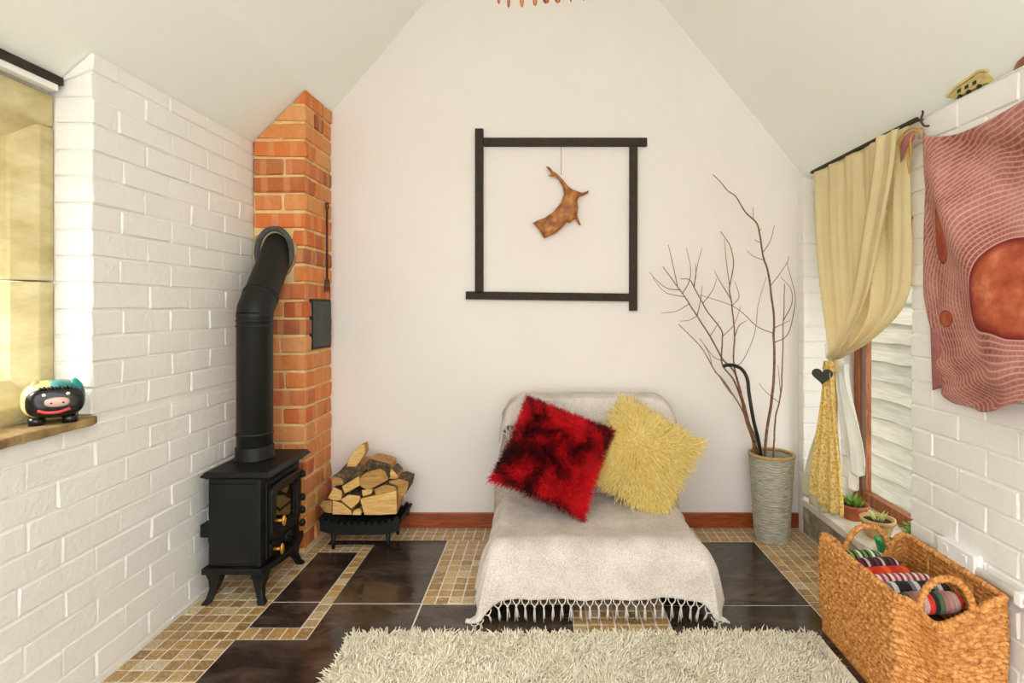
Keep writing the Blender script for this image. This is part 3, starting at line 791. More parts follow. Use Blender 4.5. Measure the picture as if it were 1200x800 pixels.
for i, (px, py, wd) in enumerate(tips):
    s = (px-634)/62; yy = D+(1 if i % 2 else -1)*0-.155*math.sqrt(max(0, 1-min(1, abs(s)*.97)**2))
    p = W(px, py, yy); h = .05
    b = B(); Mx = Matrix.Rotation(.15*(1 if i < 4 else -1), 3, 'Y')
    prof = [(.0005, 0), (.004*wd, .006), (.0055*wd, .018), (.0045*wd, .034), (.0015, .05), (.001, mc.z-p.z)]
    b.lathe(prof, p, 12); b.obj('drop', M_drop, mb, True)

# ------------------------------------------------------------------ vase with branches and cane
VC = Vector((1.092, 2.595, 0))
va = thing('woven_vase', VC, 'tall grey willow-wrapped vase holding bare branches', 'vase')
def vr(z): return lerp(.073, .099, min(1, z/.4)**.85)
prof = []; H = .405; nr = 34
for i in range(nr):
    z0 = H*i/nr; dz = H/nr
    for q, o in ((0, 0), (.25, .0035), (.5, .0048), (.75, .0035)): prof.append((vr(z0+dz*q)+o, z0+dz*q))
b = B(); segs = 64; vs = []; fs = []; n = len(prof)
for k in range(segs):
    a = 2*PI*k/segs
    for i, (rr, z) in enumerate(prof):
        w = noise.noise((math.cos(a)*2.2, math.sin(a)*2.2, z*6))*.010; rj = .002*noise.noise((math.cos(a)*5, math.sin(a)*5, z*90))
        zz = z+w*sstep(0, .03, z)*sstep(0, .03, H-z)
        vs.append(VC+Vector(((rr+rj)*math.cos(a), (rr+rj)*math.sin(a), zz)))
for k in range(segs):
    l = (k+1) % segs
    for i in range(n-1): fs.append((k*n+i, l*n+i, l*n+i+1, k*n+i+1))
b.add(vs, fs)
b.lathe([(0, .012), (.07, .012), (.092, .39), (.097, .402)], VC, 48)
M_willow = mat('grey_willow', ['#85806f', '#aca691', '#c9c3b0'], 30, .8, .3, 120, .002, stretch=(1, 1, 8))
b.obj('body', M_willow, va, True)
B().tube([VC+Vector((.1*math.cos(a), .1*math.sin(a), .41)) for a in np.linspace(0, 2*PI, 40, endpoint=False)], .008, 8, closed=True).obj('rim', mat('tan_rim', ['#a98552', '#c4a069'], 60, .8, .3), va, True)
M_twig = mat('brown_twig', ['#5a3822', '#7d5436', '#9a6e4a'], 60, .7, .3, 150, .002, vary=.15)
def sA(p): return (760+p[0]/4, 200+p[1]/4)
def sB(p): return (780+p[0]/2.965, 380+p[1]/2.963)
def branch(label, main, twigs, r0, d0, d1, foot):
    P = [W(x, y, lerp(d0, d1, k/(len(main)-1))) for k, (x, y) in enumerate(main)]
    P = [foot]+P
    t = thing('bare_branch', foot, label, 'branch', 'branches in the willow vase')
    pp = spline(P, len(P)*5)
    pp = [q+Vector((.003*noise.noise(q*18), .004*noise.noise(q*11+Vector((9, 0, 0))), 0)) for q in pp]
    nn = len(pp); b = B().tube(pp, [lerp(r0*1.15, .0018, (k/(nn-1))**.8) for k in range(nn)], 7); b.obj('stem', M_twig, t, True)
    for tw in twigs:
        # depth from the nearest stem point
        q0 = min(pp, key=lambda q: (VX+q.x/q.y*F-tw[0][0])**2+(VY-(q.z-CAMZ)/q.y*F-tw[0][1])**2)
        ds = q0.y; dd = random.uniform(-.05, .05)
        T = [q0]+[W(x, y, ds+dd*(k+1)/len(tw)) for k, (x, y) in enumerate(tw[1:])]
        sp = spline(T, 4*len(T)) if len(T) > 2 else T
        m = len(sp); rr = random.uniform(.0019, .0026)
        B().tube(sp, [lerp(rr, .0011, k/(m-1)) for k in range(m)], 5).obj('twig', M_twig, t, True)
V0 = VC
A_ = sA; B_ = sB
branch('tallest bare branch in the willow vase, forking near its tip', [B_((345, 440)), B_((365, 290)), B_((375, 200)), B_((378, 100)), A_((585, 770)), A_((590, 695)), A_((572, 560)), A_((558, 460)), A_((541, 410)), A_((520, 300)), A_((508, 247)), A_((460, 200)), A_((430, 155)), A_((408, 118)), A_((375, 95)), A_((340, 55)), A_((302, 17))],
       [[A_(p) for p in l] for l in ([(540, 375), (570, 330), (590, 255)], [(540, 418), (495, 402), (460, 375)], [(508, 247), (492, 225), (490, 170)], [(585, 768), (510, 730), (440, 665), (385, 630), (300, 600), (240, 582)], [(572, 545), (610, 490), (650, 430), (658, 400)], [(600, 800), (650, 770), (680, 670), (688, 590), (670, 510), (648, 430)], [(520, 330), (495, 324)], [(518, 285), (528, 272)], [(590, 735), (625, 720), (665, 700)])], .0068, 2.60, 2.56, V0+Vector((-.02, .02, .05)))
branch('thin straight bare branch beside the jamb in the vase', [B_((375, 460)), B_((382, 330)), B_((400, 240)), B_((405, 150)), B_((408, 60)), A_((635, 640)), A_((637, 530))],
       [[B_(p) for p in l] for l in ([(400, 240), (395, 190), (390, 140)], [(382, 275), (350, 235), (325, 205)])]+[[A_(p) for p in l] for l in ([(634, 700), (672, 620), (665, 550), (617, 497)],)], .0045, 2.62, 2.64, V0+Vector((.03, .02, .05)))
branch('leaning bare branch reaching towards the timber frame', [B_((330, 455)), B_((290, 345)), B_((270, 270)), B_((240, 170)), B_((195, 115)), A_((300, 795)), A_((220, 670)), A_((160, 575)), A_((100, 495)), A_((68, 450))],
       [[A_(p) for p in l] for l in ([(140, 545), (110, 420), (92, 345)], [(140, 555), (85, 550), (30, 505), (5, 475)], [(160, 590), (80, 570), (20, 502)], [(164, 568), (190, 520), (197, 455), (178, 362)], [(190, 635), (130, 658), (60, 667)], [(225, 688), (190, 700), (148, 705)], [(222, 670), (245, 600), (252, 540)], [(285, 770), (315, 735), (332, 705)])]+[[B_(p) for p in l] for l in ([(200, 135), (170, 115), (145, 85), (118, 50)],)], .0060, 2.60, 2.60, V0+Vector((-.03, 0, .05)))
branch('bare branch with an upright fork crossing behind the cane', [B_((320, 450)), B_((280, 340)), B_((262, 260)), B_((235, 190)), B_((198, 140)), B_((197, 60)), A_((340, 745)), A_((270, 650)), A_((210, 540)), A_((190, 510)), A_((150, 507))],
       [[A_(p) for p in l] for l in ([(185, 605), (215, 540), (230, 440), (252, 357)], [(215, 540), (222, 490), (220, 435)], [(262, 625), (300, 560), (320, 505)], [(345, 780), (390, 735), (410, 700), (432, 635)])], .0052, 2.63, 2.62, V0+Vector((-.035, .02, .05)))
branch('bare branch rising straight with a curved twin tip', [B_((310, 440)), B_((275, 300)), B_((255, 220)), B_((237, 130)), B_((240, 40)), A_((398, 690)), A_((385, 600)), A_((382, 545)), A_((398, 440)), A_((385, 360)), A_((338, 285))],
       [[A_(p) for p in l] for l in ([(382, 545), (365, 430), (355, 320)], [(380, 605), (330, 510), (308, 467)], [(398, 630), (424, 590), (405, 520)], [(410, 780), (425, 725), (465, 700)])]+[[B_(p) for p in l] for l in ([(240, 150), (265, 130), (300, 60), (315, 0), (322, -70), (350, -165)],)], .0052, 2.65, 2.66, V0+Vector((-.045, .03, .05)))
branch('low bare branch with no forks arching over the chair', [B_((306, 440)), B_((290, 370)), B_((265, 295)), B_((210, 210)), B_((165, 150)), B_((120, 75)), B_((45, 0))],
       [[B_(p) for p in l] for l in ([(165, 150), (150, 100), (120, 50)], [(245, 245), (200, 190), (170, 165)], [(252, 250), (215, 225), (180, 170)])], .0045, 2.59, 2.55, V0+Vector((-.05, 0, .05)))
M_cane = mat('black_lacquer', ['#15110d', '#221b15'], 10, .25, 0)
cp = [V0+Vector((-.028, -.02, .03))]+[W(*B_(p), 2.565) for p in ((331, 455), (305, 330), (290, 240), (284, 190), (266, 157), (240, 143), (215, 141), (199, 146))]
tag(B().tube(spline(cp, 48), .0085, 10).obj('walking_cane', M_cane, smooth=True), 'black hooked walking cane standing in the willow vase', 'cane')

# ------------------------------------------------------------------ chair with throws
CHX = .19
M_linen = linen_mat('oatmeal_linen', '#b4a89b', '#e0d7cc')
M_linen2 = linen_mat('dark_oatmeal_linen', '#a39182', '#c2b3a5')  # darker, pinker linen of the cover beneath the throws
M_black = mat('black_metal', ['#0f0f0e', '#191817'], 10, .4, 0)
cr = thing('low_chair', (CHX, 2.2, 0), 'low armless lounge chair covered with oatmeal throws', 'chair')
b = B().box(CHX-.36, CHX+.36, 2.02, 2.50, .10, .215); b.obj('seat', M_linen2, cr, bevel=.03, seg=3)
def backf(u, v):
    # rounded slab leaning back: u round the section, v up
    z = lerp(.06, .662, v); hw = lerp(.425, .375, sstep(.35, 1, v)); top = sstep(.93, 1, v); hw -= .03*top
    yf = lerp(2.40, 2.565, v)+.02*top; yb = min(lerp(2.52, 2.672, v), 2.70)-.02*top
    a = 2*PI*u; c, s = math.cos(a), math.sin(a)
    x = hw*math.copysign(abs(c)**.35, c); y = (yf+yb)/2+(yb-yf)/2*math.copysign(abs(s)**.4, s)
    x += .006*noise.noise((x*6, y*6, z*5))
    return (CHX+x, y, z)
b = B().grid(backf, 64, 24, True)
top = [backf(i/64, 1) for i in range(64)]; b.add(top, [tuple(range(64))])
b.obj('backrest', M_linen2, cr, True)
for x in (CHX-.33, CHX+.33):
    for y in (2.05, 2.45): B().box(x-.016, x+.016, y-.016, y+.016, 0, .11).obj('leg', M_black, cr, bevel=.002)
B().box(CHX-.34, CHX+.34, 2.035, 2.055, .085, .105).obj('rail', M_black, cr, bevel=.002)

# seat throw
WF = .345
def seat_surf(u, v):
    """u -1..1 across, v 0 back .. 1 front hem"""
    s = u; a = abs(s)*(WF+.225); sg = 1 if s >= 0 else -1
    L = .56+.108+.035*sstep(.45, 1, abs(s)); l = v*L
    if l < .44: y = 2.46-l; z = .262-.012*sstep(.1, .44, l)-.012*math.sin(PI*min(1, l/.44))
    else:
        t = l-.44; ang = min(t/.085, 1.3); y = 2.02-.085*math.sin(ang); z = .25-.085*(1-math.cos(ang))
        if t/.085 > 1.3: e_ = t-.1105; y -= e_*.22; z -= e_*.975
    if a < WF: x = a; drop = 0
    else:
        t = a-WF; ang = min(t/.055, 1.3); x = WF+.055*math.sin(ang); drop = .055*(1-math.cos(ang))
        if t/.055 > 1.3: e_ = t-.0715; x += e_*(.16+.10*sstep(.3, .9, v)); drop += e_*.98
    fr_ = sstep(.42, .62, v)
    fold = sstep(WF, WF+.12, a)
    x += fold*.010*math.sin(y*38+sg)+fold*.006*math.sin(y*83)
    zz = z-drop
    # corner cone: fabric swings out instead of stacking both drops
    if fr_ > 0 and fold > 0:
        y -= .035*fr_*fold; x += .012*fr_*fold
    lo = .016+.012*abs(noise.noise((s*7, v*9, 2)))
    if zz < lo:
        k = lo-zz; zz = lo+.1*k*0; x += .03*k; y -= .05*k*fr_
    x = x*sg; w = noise.noise((x*7, y*7, 3))*.005+noise.noise((x*19, y*19, 3))*.0022
    hz = sstep(.85, 1, v)*.01*math.sin(x*34)
    return Vector((CHX+x, y+hz*.6, zz+w+.006))
tw = thing('seat_throw', (CHX, 2.2, 0), 'oatmeal woven throw with knotted fringe over the chair seat', 'throw')
b = B().grid(lambda u, v: seat_surf(u*2-1, v), 120, 90); b.obj('cloth', M_linen, tw, True, solid=.004)
M_yarn = mat('oatmeal_yarn', ['#c9bfb2', '#e2dacf'], 120, .95, .3)
def tassel_mesh(seed, ln=.088, sp=.0135):
    r = random.Random(seed); b = B(); kz = -.026
    for s in (-1, 1):
        b.tube(spline([(s*sp, .0, .004), (s*sp*.75, -.002, kz*.5), (0, -.003, kz)], 6), .0022, 5)
    b.sphere((0, -.003, kz-.002), (.0045, .0045, .006), 8, 6)
    for k in range(5):
        ox, oy = r.uniform(-.006, .006), r.uniform(-.005, .005)
        b.tube(spline([(0, -.003, kz-.003), (ox*.6, -.003+oy*.5, kz-.02), (ox+r.uniform(-.003, .003), -.003+oy, kz-ln*r.uniform(.55, .8))], 5), .0018, 4)
    me = b.mesh('tassel'); me.materials.append(M_yarn); me.polygons.foreach_set('use_smooth', [True]*len(me.polygons)); return me
TM = [tassel_mesh(i) for i in range(6)]
NTAS = 29
for k in range(NTAS):
    s = lerp(-.80, .80, k/(NTAS-1)); p = seat_surf(s, 1.0); q = seat_surf(s+.02, 1.0); dq = (q-p)
    o = bpy.data.objects.new('tassel', TM[k % 6]); C.objects.link(o); o.parent = tw
    o.location = p+Vector((0, -.001, 0))-tw.location; o.rotation_euler = (0, -math.atan2(dq.z, math.hypot(dq.x, dq.y))*.5, math.atan2(dq.y, dq.x)*.8)
    lowz = p.z-.004; o.scale = (1, 1, min(1, max(.3, lowz/.092)))
# back throw
def back_surf(u, v):
    s = u; sg = 1 if s >= 0 else -1; a = abs(s)*(.31+.21)
    hem = .185+.012*math.sin(s*3+1)-.135*sstep(.42, .95, abs(s))
    L = hem+.13+.25; l = v*L           # from front hem, over the top, down behind
    if l < hem: t = (hem-l); y = 2.545-.055*(t/.185)-.008; z = .682-t*.97
    elif l < hem+.13: t = (l-hem)/.13; y = 2.537+.146*t; z = .682+.014*math.sin(PI*t)
    else: t = l-hem-.13; y = 2.683+.012*min(1, t/.1); z = .682-t
    WB_ = .30
    if a < WB_: x = a; drop = 0
    else:
        t = a-WB_; R_ = .10; ang = min(t/R_, 1.25); x = WB_+R_*math.sin(ang); drop = R_*(1-math.cos(ang))
        if t/R_ > 1.25: e_ = t-R_*1.25; x += e_*.3; drop += e_*.95
    f_ = sstep(WB_, WB_+.15, a)
    fr_ = 1-sstep(hem-.05, hem+.05, l)
    y -= .035*f_*fr_*1.0; y += .012*f_*math.sin(z*40)*fr_
    if l > hem+.13: drop *= .6
    x = x*sg; w = noise.noise((x*9, z*9, 8))*.005
    return Vector((CHX+.02+x, min(y+w, 2.722), z-drop+w*.4+.004))
bt = thing('back_throw', (CHX, 2.6, .68), 'oatmeal woven throw with fringe hung over the chair back', 'throw')
b = B().grid(lambda u, v: back_surf(u*2-1, v), 90, 60); b.obj('cloth', M_linen, bt, True, solid=.004)
for k in range(24):
    s = lerp(-.85, .85, k/23); p = back_surf(s, 0); q = back_surf(s+.02, 0); dq = q-p
    o = bpy.data.objects.new('tassel', TM[k % 6]); C.objects.link(o); o.parent = bt; o.location = p+Vector((0, -.004, 0))-bt.location
    o.rotation_euler = (-.15, -math.atan2(dq.z, math.hypot(dq.x, dq.y))*.6, math.atan2(dq.y, dq.x)*.6)

# cushions
def pillow_pt(x, y, w, t):
    e_ = (max(0, 1-abs(x)**2.6)*max(0, 1-abs(y)**2.6))**.55
    pull = 1-.07*(1-abs(x*y))*1
    cx_ = x*w/2*(1-.08*(1-y*y)); cy_ = y*w/2*(1-.08*(1-x*x))
    return cx_, cy_, t*e_
def cushion(name, label, loc, rot, w, t, m, fm, ns, ln, wd, lay, seed, droop, segs=2):
    root = thing(name, loc, label, 'cushion'); root.rotation_euler = rot
    n = 22; b = B()
    for sg in (1, -1):
        b.grid(lambda u, v: Vector((lambda q: (q[0], q[1], sg*q[2]))(pillow_pt(u*2-1, v*2-1, w, t))), n, n)
    b.obj('cushion_cover', m, root, True, local=True)
    r = np.random.default_rng(seed); roots = []; dirs = []
    for i in range(ns):
        sg = 1 if i % 8 else -1
        x, y = r.uniform(-1, 1, 2)
        p = Vector(pillow_pt(x, y, w, t)); e_ = .02
        px_ = Vector(pillow_pt(min(1, x+e_), y, w, t))-p; py_ = Vector(pillow_pt(x, min(1, y+e_), w, t))-p
        nn = px_.cross(py_); nn = nn.normalized() if nn.length > 1e-9 else Vector((0, 0, 1))
        if nn.z < 0: nn = -nn
        out = Vector((x+.35*lay+.25*r.normal()*lay, y-.5*lay+.25*r.normal()*lay, 0)); out = out.normalized() if out.length > 1e-3 else Vector((1, 0, 0))
        edge = max(abs(x), abs(y))**6
        d = nn*(1-lay*.8)*(1-.6*edge)+out*(lay+edge*.8)+Vector(r.normal(size=3)*.22)
        if sg < 0: p.z = -p.z; d.z = -d.z
        roots.append(p); dirs.append(d)
    Rm = root.rotation_euler.to_matrix()
    o = strands('fur', np.array([list(p) for p in roots]), np.array([list(d) for d in dirs]), ln, wd, fm, root, segs, 0, .45, seed)
    o['kind'] = 'stuff'
    return root
def redfur():
    t = NT('red_fur'); v = t.coord('Object')
    n_ = t.noise(v, 7.5, 3, .6, .4); n2 = t.noise(v, 60, 3)
    f_ = t.math('ADD', t.math('MULTIPLY', n_, .8), t.math('MULTIPLY', n2, .2))
    t.col(t.ramp(f_, [(.38, '#2c060a'), (.46, '#7a0710'), (.53, '#cc101a'), (.64, '#f0222a')])); t.set(Roughness=.6); t.b.inputs['Specular IOR Level'].default_value = .25
    return t.m
M_red = redfur()
M_yel = mat('mustard_fur', ['#f3cf66', '#ffe48c', '#fff3b4'], 60, .7, 0, spec=.4)
def crot(tilt, roll, yaw):
    return (Matrix.Rotation(yaw, 3, 'Z') @ Matrix.Rotation(PI/2-tilt, 3, 'X') @ Matrix.Rotation(roll, 3, 'Z')).to_euler()
cushion('fur_cushion', 'shaggy mustard yellow cushion leaning on the chair back', W(751, 536, 2.40), crot(.50, -.52, -.12), .375, .070, M_yel, M_yel, 5200, .058, .0060, .80, 5, .3, 3)
cushion('fur_cushion', 'crimson and black mottled fur cushion leaning on the chair back', W(649, 533, 2.31), crot(.62, -.43, .10), .405, .082, M_red, M_red, 19000, .028, .0028, .22, 9, .2, 2)

# ------------------------------------------------------------------ rug
M_rug = mat('cream_shag', ['#ded2b4', '#f3ead2', '#fdf8ea'], 90, .9, 0, spec=.2)
rugt = thing('shag_rug', (.13, 1.5, 0), 'cream deep-pile shag rug in front of the chair', 'rug')
RX0, RX1, RY0, RY1 = -.655, .935, 1.05, 1.825
B().box(RX0+.01, RX1-.01, RY0, RY1-.01, .001, .010).obj('backing', M_rug, rugt)
N = 34000
rx = rng.uniform(RX0, RX1, N); ry = rng.uniform(RY0, RY1, N)
keep = ~((rx > .90) & (ry > 1.44) & (ry < 1.9))
rx, ry = rx[keep], ry[keep]; N = len(rx)
roots = np.stack([rx-rugt.location.x, ry-rugt.location.y, np.full(N, .008)], 1)
ang = np.array([noise.noise((x*9, y*9, 4))*6 for x, y in zip(rx, ry)])
dirs = np.stack([.75*np.cos(ang), .75*np.sin(ang), np.ones(N)*.8], 1)+rng.normal(size=(N, 3))*.42; dirs[:, 2] = np.abs(dirs[:, 2])+.25
ex = np.clip((RX0+.04-rx)/.04, 0, 1)*-1; ey = np.clip((ry-RY1+.03)/.03, 0, 1)
dirs[:, 0] += ex*.6; dirs[:, 1] += ey*.4
o = strands('pile', roots, dirs, .031, .0066, M_rug, rugt, 3, .25, .7, 3); o['kind'] = 'stuff'

# ------------------------------------------------------------------ wicker basket with knits
M_wick = None
t = NT('seagrass'); v = t.coord('Object')
t.col(t.ramp(t.noise(v, 70, 5, .7), [(.3, '#6a3a12'), (.42, '#b3702e'), (.56, '#d9984f'), (.75, '#f2bd7c')])); t.set(Roughness=.65); t.bump(t.noise(v, 300, 3), .4, .002)
M_wick = t.m
BX0, BX1, BY0, BY1 = .952, 1.252, 1.45, 1.868
bk = thing('seagrass_basket', ((BX0+BX1)/2, (BY0+BY1)/2, 0), 'large handled seagrass basket with knitted blankets beside the wall', 'basket')
def perim(s):
    """s 0..1 round the plan (superellipse-like rectangle with pinched ends). returns x,y,end factor"""
    lx, ly = BX1-BX0, BY1-BY0; per = 2*(lx+ly); l = (s % 1)*per
    if l < ly: x, y, f = BX0, BY1-l, 0
    elif l < ly+lx: x, y, f = BX0+(l-ly), BY0, 1
    elif l < 2*ly+lx: x, y, f = BX1, BY0+(l-ly-lx), 0
    else: x, y, f = BX1-(l-2*ly-lx), BY1, 2
    return x, y, f
def bask(s, h, off=0.0):
    x, y, f = perim(s); cx_, cy_ = (BX0+BX1)/2, (BY0+BY1)/2
    # round the corners
    dx, dy = (x-cx_)/((BX1-BX0)/2), (y-cy_)/((BY1-BY0)/2)
    rim = .325-.022*dy*0
    rim += .015*(abs(dy)**4)*0
    if f:
        m = 1-abs(dx); rim -= .10*sstep(.05, 1.0, m)*1.0
        inn = .050*sstep(0, 1, m)**1.2*sstep(.0, .9, h)
        y += inn if f == 1 else -inn
    rc = .022
    k = (max(0, abs(dx)*((BX1-BX0)/2)-((BX1-BX0)/2-rc)), max(0, abs(dy)*((BY1-BY0)/2)-((BY1-BY0)/2-rc)))
    if k[0] > 0 and k[1] > 0:
        q = math.hypot(*k); e_ = 1-min(1, rc/max(q, 1e-6))
        if q > rc: x -= math.copysign(k[0]*e_, dx); y -= math.copysign(k[1]*e_, dy)
    bulge = .010*math.sin(PI*h)-.012*(1-h)
    nx, ny = (math.copysign(1, dx), 0) if not f else (0, -1 if f == 1 else 1)
    x += nx*(bulge+off); y += ny*(bulge+off)
    return Vector((x, y, .004+rim*h))
ROWS = 21; PERN = 620
def weave(s, h):
    row = h*ROWS; ri = math.floor(row); fr_ = row-ri
    per_ = 2*(BX1-BX0+BY1-BY0); tw_ = s*per_/.021+ri*.5+(fr_-.5)*.9
    tw_ += .35*noise.noise((s*60, ri*1.7, 0))
    a = abs(math.sin(PI*tw_))**.6
    return (math.sin(PI*fr_)**.7)*(.0+.0105*a)+.002*noise.noise((s*90, ri*3.1, 1))
b = B(); NV = ROWS*5+1
b.grid(lambda u, v: bask(u, v, weave(u, v)), PERN, NV, True)
b.obj('outer_weave', M_wick, bk, True)
b = B(); b.grid(lambda u, v: bask(u, .02+.98*v, -.010+.6*weave(u, v)), 280, 79, True); b.obj('inner_weave', M_wick, bk, True)
B().box(BX0+.005, BX1-.005, BY0+.01, BY1-.01, .001, .012).obj('base', M_wick, bk)
def rope(pts, r, pitch, turns_r, closed=False):
    """two-strand wrapped rope mesh with ribs"""
    n = len(pts); rs = []; l = 0
    for i, p in enumerate(pts):
        if i: l += (Vector(p)-Vector(pts[i-1])).length
        rs.append(r*(1+turns_r*abs(math.sin(PI*l/pitch))))
    return pts, rs
pts = [bask(k/700, 1.0, -.003) for k in range(700)]; pts, rs = rope(pts, .0085, .014, .28)
B().tube(pts, rs, 8, closed=True).obj('rim', M_wick, bk, True)
for yy, zb in ((BY0+.030, .255), (BY1-.030, .255)):
    xm = (BX0+BX1)/2; w = .075
    c = spline([(xm-w, yy, zb-.02), (xm-w*.96, yy, zb+.05), (xm-w*.55, yy, zb+.100), (xm, yy, zb+.115), (xm+w*.55, yy, zb+.100), (xm+w*.96, yy, zb+.05), (xm+w, yy, zb-.02)], 150)
    pts, rs = rope(c, .0085, .012, .25); B().tube(pts, rs, 10).obj('handle', M_wick, bk, True)
for yy in (1.56, 1.74): B().tube([(BX1-.018, yy, .02), (BX1-.013, yy, .31)], .004, 6).obj('stake', M_wick, bk)
def stripe_mat(name, cols, scale, axis=0):
    t = NT(name); v = t.coord('Object'); sp = t.new('ShaderNodeSeparateXYZ'); t.link(v, sp.inputs[0])
    q = t.math('ADD', t.math('MULTIPLY', sp.outputs[axis], scale), t.math('MULTIPLY', t.noise(v, 40, 2), .06))
    fr_ = t.math('FRACT', t.math('ADD', q, .5)); k = len(cols)
    t.col(t.ramp(fr_, [(i/k, c) for i, c in enumerate(cols)], 'CONSTANT')); t.set(Roughness=.95)
    w = t.new('ShaderNodeTexWave', Scale=60, Distortion=2); t.link(v, w.inputs['Vector']); t.bump(w.outputs['Fac'], .6, .004)
    return t.m
def roll(label, x, y, z, length, r, yaw, m, pitch=0):
    p = Vector((x, y, z-r))
    b = B(); prof = [(0, -length/2), (r*.6, -length/2+.004), (r*.92, -length/2+.02), (r, 0), (r*.92, length/2-.02), (r*.6, length/2-.004), (0, length/2)]
    n = 24; pr = []
    for k in range(n+1):
        tt = lerp(-1, 1, k/n); pr.append((r*(max(0, 1-abs(tt)**5))**.5*(1+.03*math.sin(tt*40)), tt*length/2))
    b.lathe(pr, (0, 0, 0), 22, Matrix.Rotation(PI/2, 3, 'Y'))
    o = b.obj('knitted_blanket', m, smooth=True, local=True); o.location = p; o.rotation_euler = (0, pitch, yaw)
    return tag(o, label, 'blanket', 'knits in the seagrass basket')
roll('green and white striped knit rolled up at the basket end by the sill', 1.050, 1.795, .305, .15, .030, .12, stripe_mat('green_knit', ['#5a8a3c', '#e2e6cf', '#2c4a22', '#86a65a', '#20261c'], 22))
roll('maroon and black striped knit rolled up in the basket', 1.065, 1.742, .305, .18, .028, .10, stripe_mat('maroon_knit', ['#4a1524', '#1b1418', '#74263a', '#2a141c', '#cfc0b8'], 20))
roll('bright orange-red knit rolled up in the basket', 1.070, 1.694, .300, .18, .026, .10, stripe_mat('orange_knit', ['#d83a1c', '#ef5a24', '#c8301a'], 16))
roll('pink and white knit with crimson flecks in the basket', 1.090, 1.650, .300, .21, .024, .06, stripe_mat('pink_knit', ['#e6c3c3', '#8e2036', '#f0e4dc', '#b8485a'], 26))
roll('black and grey striped knit rolled up in the basket', 1.100, 1.602, .300, .22, .027, .05, stripe_mat('grey_knit', ['#1a1a1c', '#77767a', '#d9d6d0', '#232226', '#1a1a1c'], 15))
roll('mauve, red and green striped knit under the near basket handle', 1.105, 1.548, .297, .20, .030, .03, stripe_mat('mauve_knit', ['#b98a86', '#d2aca2', '#d42f24', '#1c1c20', '#4c6a48', '#a8706c'], 11))
roll('dark folded blanket under the knitted rolls in the basket', 1.100, 1.665, .236, .24, .100, 1.57, stripe_mat('dark_knit', ['#2a2226', '#4a2a2e'], 8))

# ------------------------------------------------------------------ curtain group
def drape(name, mats, label, cat, path, nu, nv, folds, amp, parent=None, solid=.0015, **kw):
    """path(u,v) -> Vector base position, folds added along x (out from the wall)"""
    b = B()
    def fn(u, v):
        p = path(u, v); a = amp*(math.sin(2*PI*folds*u+1.3*math.sin(3*u)+.6*v)+.35*math.sin(2*PI*folds*2.3*u+v*2))
        return p+Vector((-a*kw.get('env', lambda u, v: 1)(u, v), 0, 0))
    b.grid(fn, nu, nv)
    return b.obj(name, mats, parent, True, solid=solid), fn
RZ, RXc = 1.735, 1.262
rod = thing('curtain_rod', (RXc, 2.18, RZ), 'dark wooden curtain rod under the sloping ceiling', 'curtain rod')
B().tube([(RXc, 1.825, RZ+.020), (RXc, 2.545, RZ+.020)], .0085, 10).obj('pole', M_darkwood, rod, True)
for y in (1.835, 2.535): B().tube([(RXc, y, RZ+.020), (XR+.004, y, RZ+.020)], .005, 8).obj('bracket', M_darkwood, rod)
M_curt = linen_mat('pale_yellow_linen', '#f2e3b2', '#faefcc', 700, .5, .3)
TIE = Vector((1.245, 2.318, .875))
def cl(v):   # far edge
    return spl_eval(PL, v)
def spl_eval(P, v):
    n_ = len(P)-1; k = min(int(v*n_), n_-1); t_ = v*n_-k; return P[k].lerp(P[k+1], t_)
PL = spline([(0, 2.515, RZ+.010), (0, 2.490, 1.55), (0, 2.455, 1.30), (0, 2.395, 1.05), (0, 2.350, .93), (0, 2.333, .885)], 40)
PR = spline([(0, 1.858, RZ+.010), (0, 1.853, 1.50), (0, 1.853, 1.25), (0, 1.905, 1.115), (0, 2.09, .985), (0, 2.27, .905)], 40)
def cpath(u, v):
    a = spl_eval(PL, v); c = spl_eval(PR, v); p = a.lerp(c, u)
    p.z += -.05*math.sin(PI*u)*sstep(.45, .9, v)*(1-v)
    gath = sstep(.6, 1, v)
    p.x = RXc-.004-.016*gath; return p
ct = thing('curtain', (RXc, 2.18, .2), 'pale yellow linen curtain tied back at the low window', 'curtain')
drape('panel', M_curt, '', '', cpath, 150, 70, 4.5, .015, ct, .0012, env=lambda u, v: .5+.6*sstep(.05, .3, v)-.1*v)
# overlapping front edge with ravelled selvedge, falling diagonally to the tie
QA = spline([(0, 1.885, RZ+.008), (0, 1.905, 1.62), (0, 1.97, 1.40), (0, 2.06, 1.16), (0, 2.20, .97), (0, 2.285, .90)], 40)
QB = spline([(0, 2.05, RZ+.008), (0, 2.08, 1.60), (0, 2.14, 1.38), (0, 2.20, 1.14), (0, 2.27, .98), (0, 2.315, .90)], 40)
def opath(u, v):
    p = spl_eval(QA, v).lerp(spl_eval(QB, v), u); p.x = RXc-.026-.016*sstep(.6, 1, v)-.012*math.sin(PI*u)+.024*sstep(.6, 1, u); return p
_, ofn = drape('overlap', M_curt, '', '', opath, 40, 70, 2.0, .007, ct, .0012)
M_frin = mat('pale_fringe', ['#d8cca0', '#ece3c4'], 60, .9, 0)
def fringe_strip(fn, u, sgn, seed, ln=.013, n_=420):
    r = np.random.default_rng(seed); roots = []; dirs = []
    for k in range(n_):
        p = fn(u, r.uniform(0, .98)); roots.append(list(p-ct.location)); dirs.append([r.normal()*.5-.1, sgn*1.0+r.normal()*.3, r.normal()*.4-.15])
    o = strands('ravelled_edge', np.array(roots), np.array(dirs), ln, .0022, M_frin, ct, 2, .1, .6, seed); o['kind'] = 'stuff'
fringe_strip(ofn, 0.0, -1, 21)
fringe_strip(lambda u, v: cpath(0, v)+Vector((-.008, 0, 0)), 0, 1, 22)
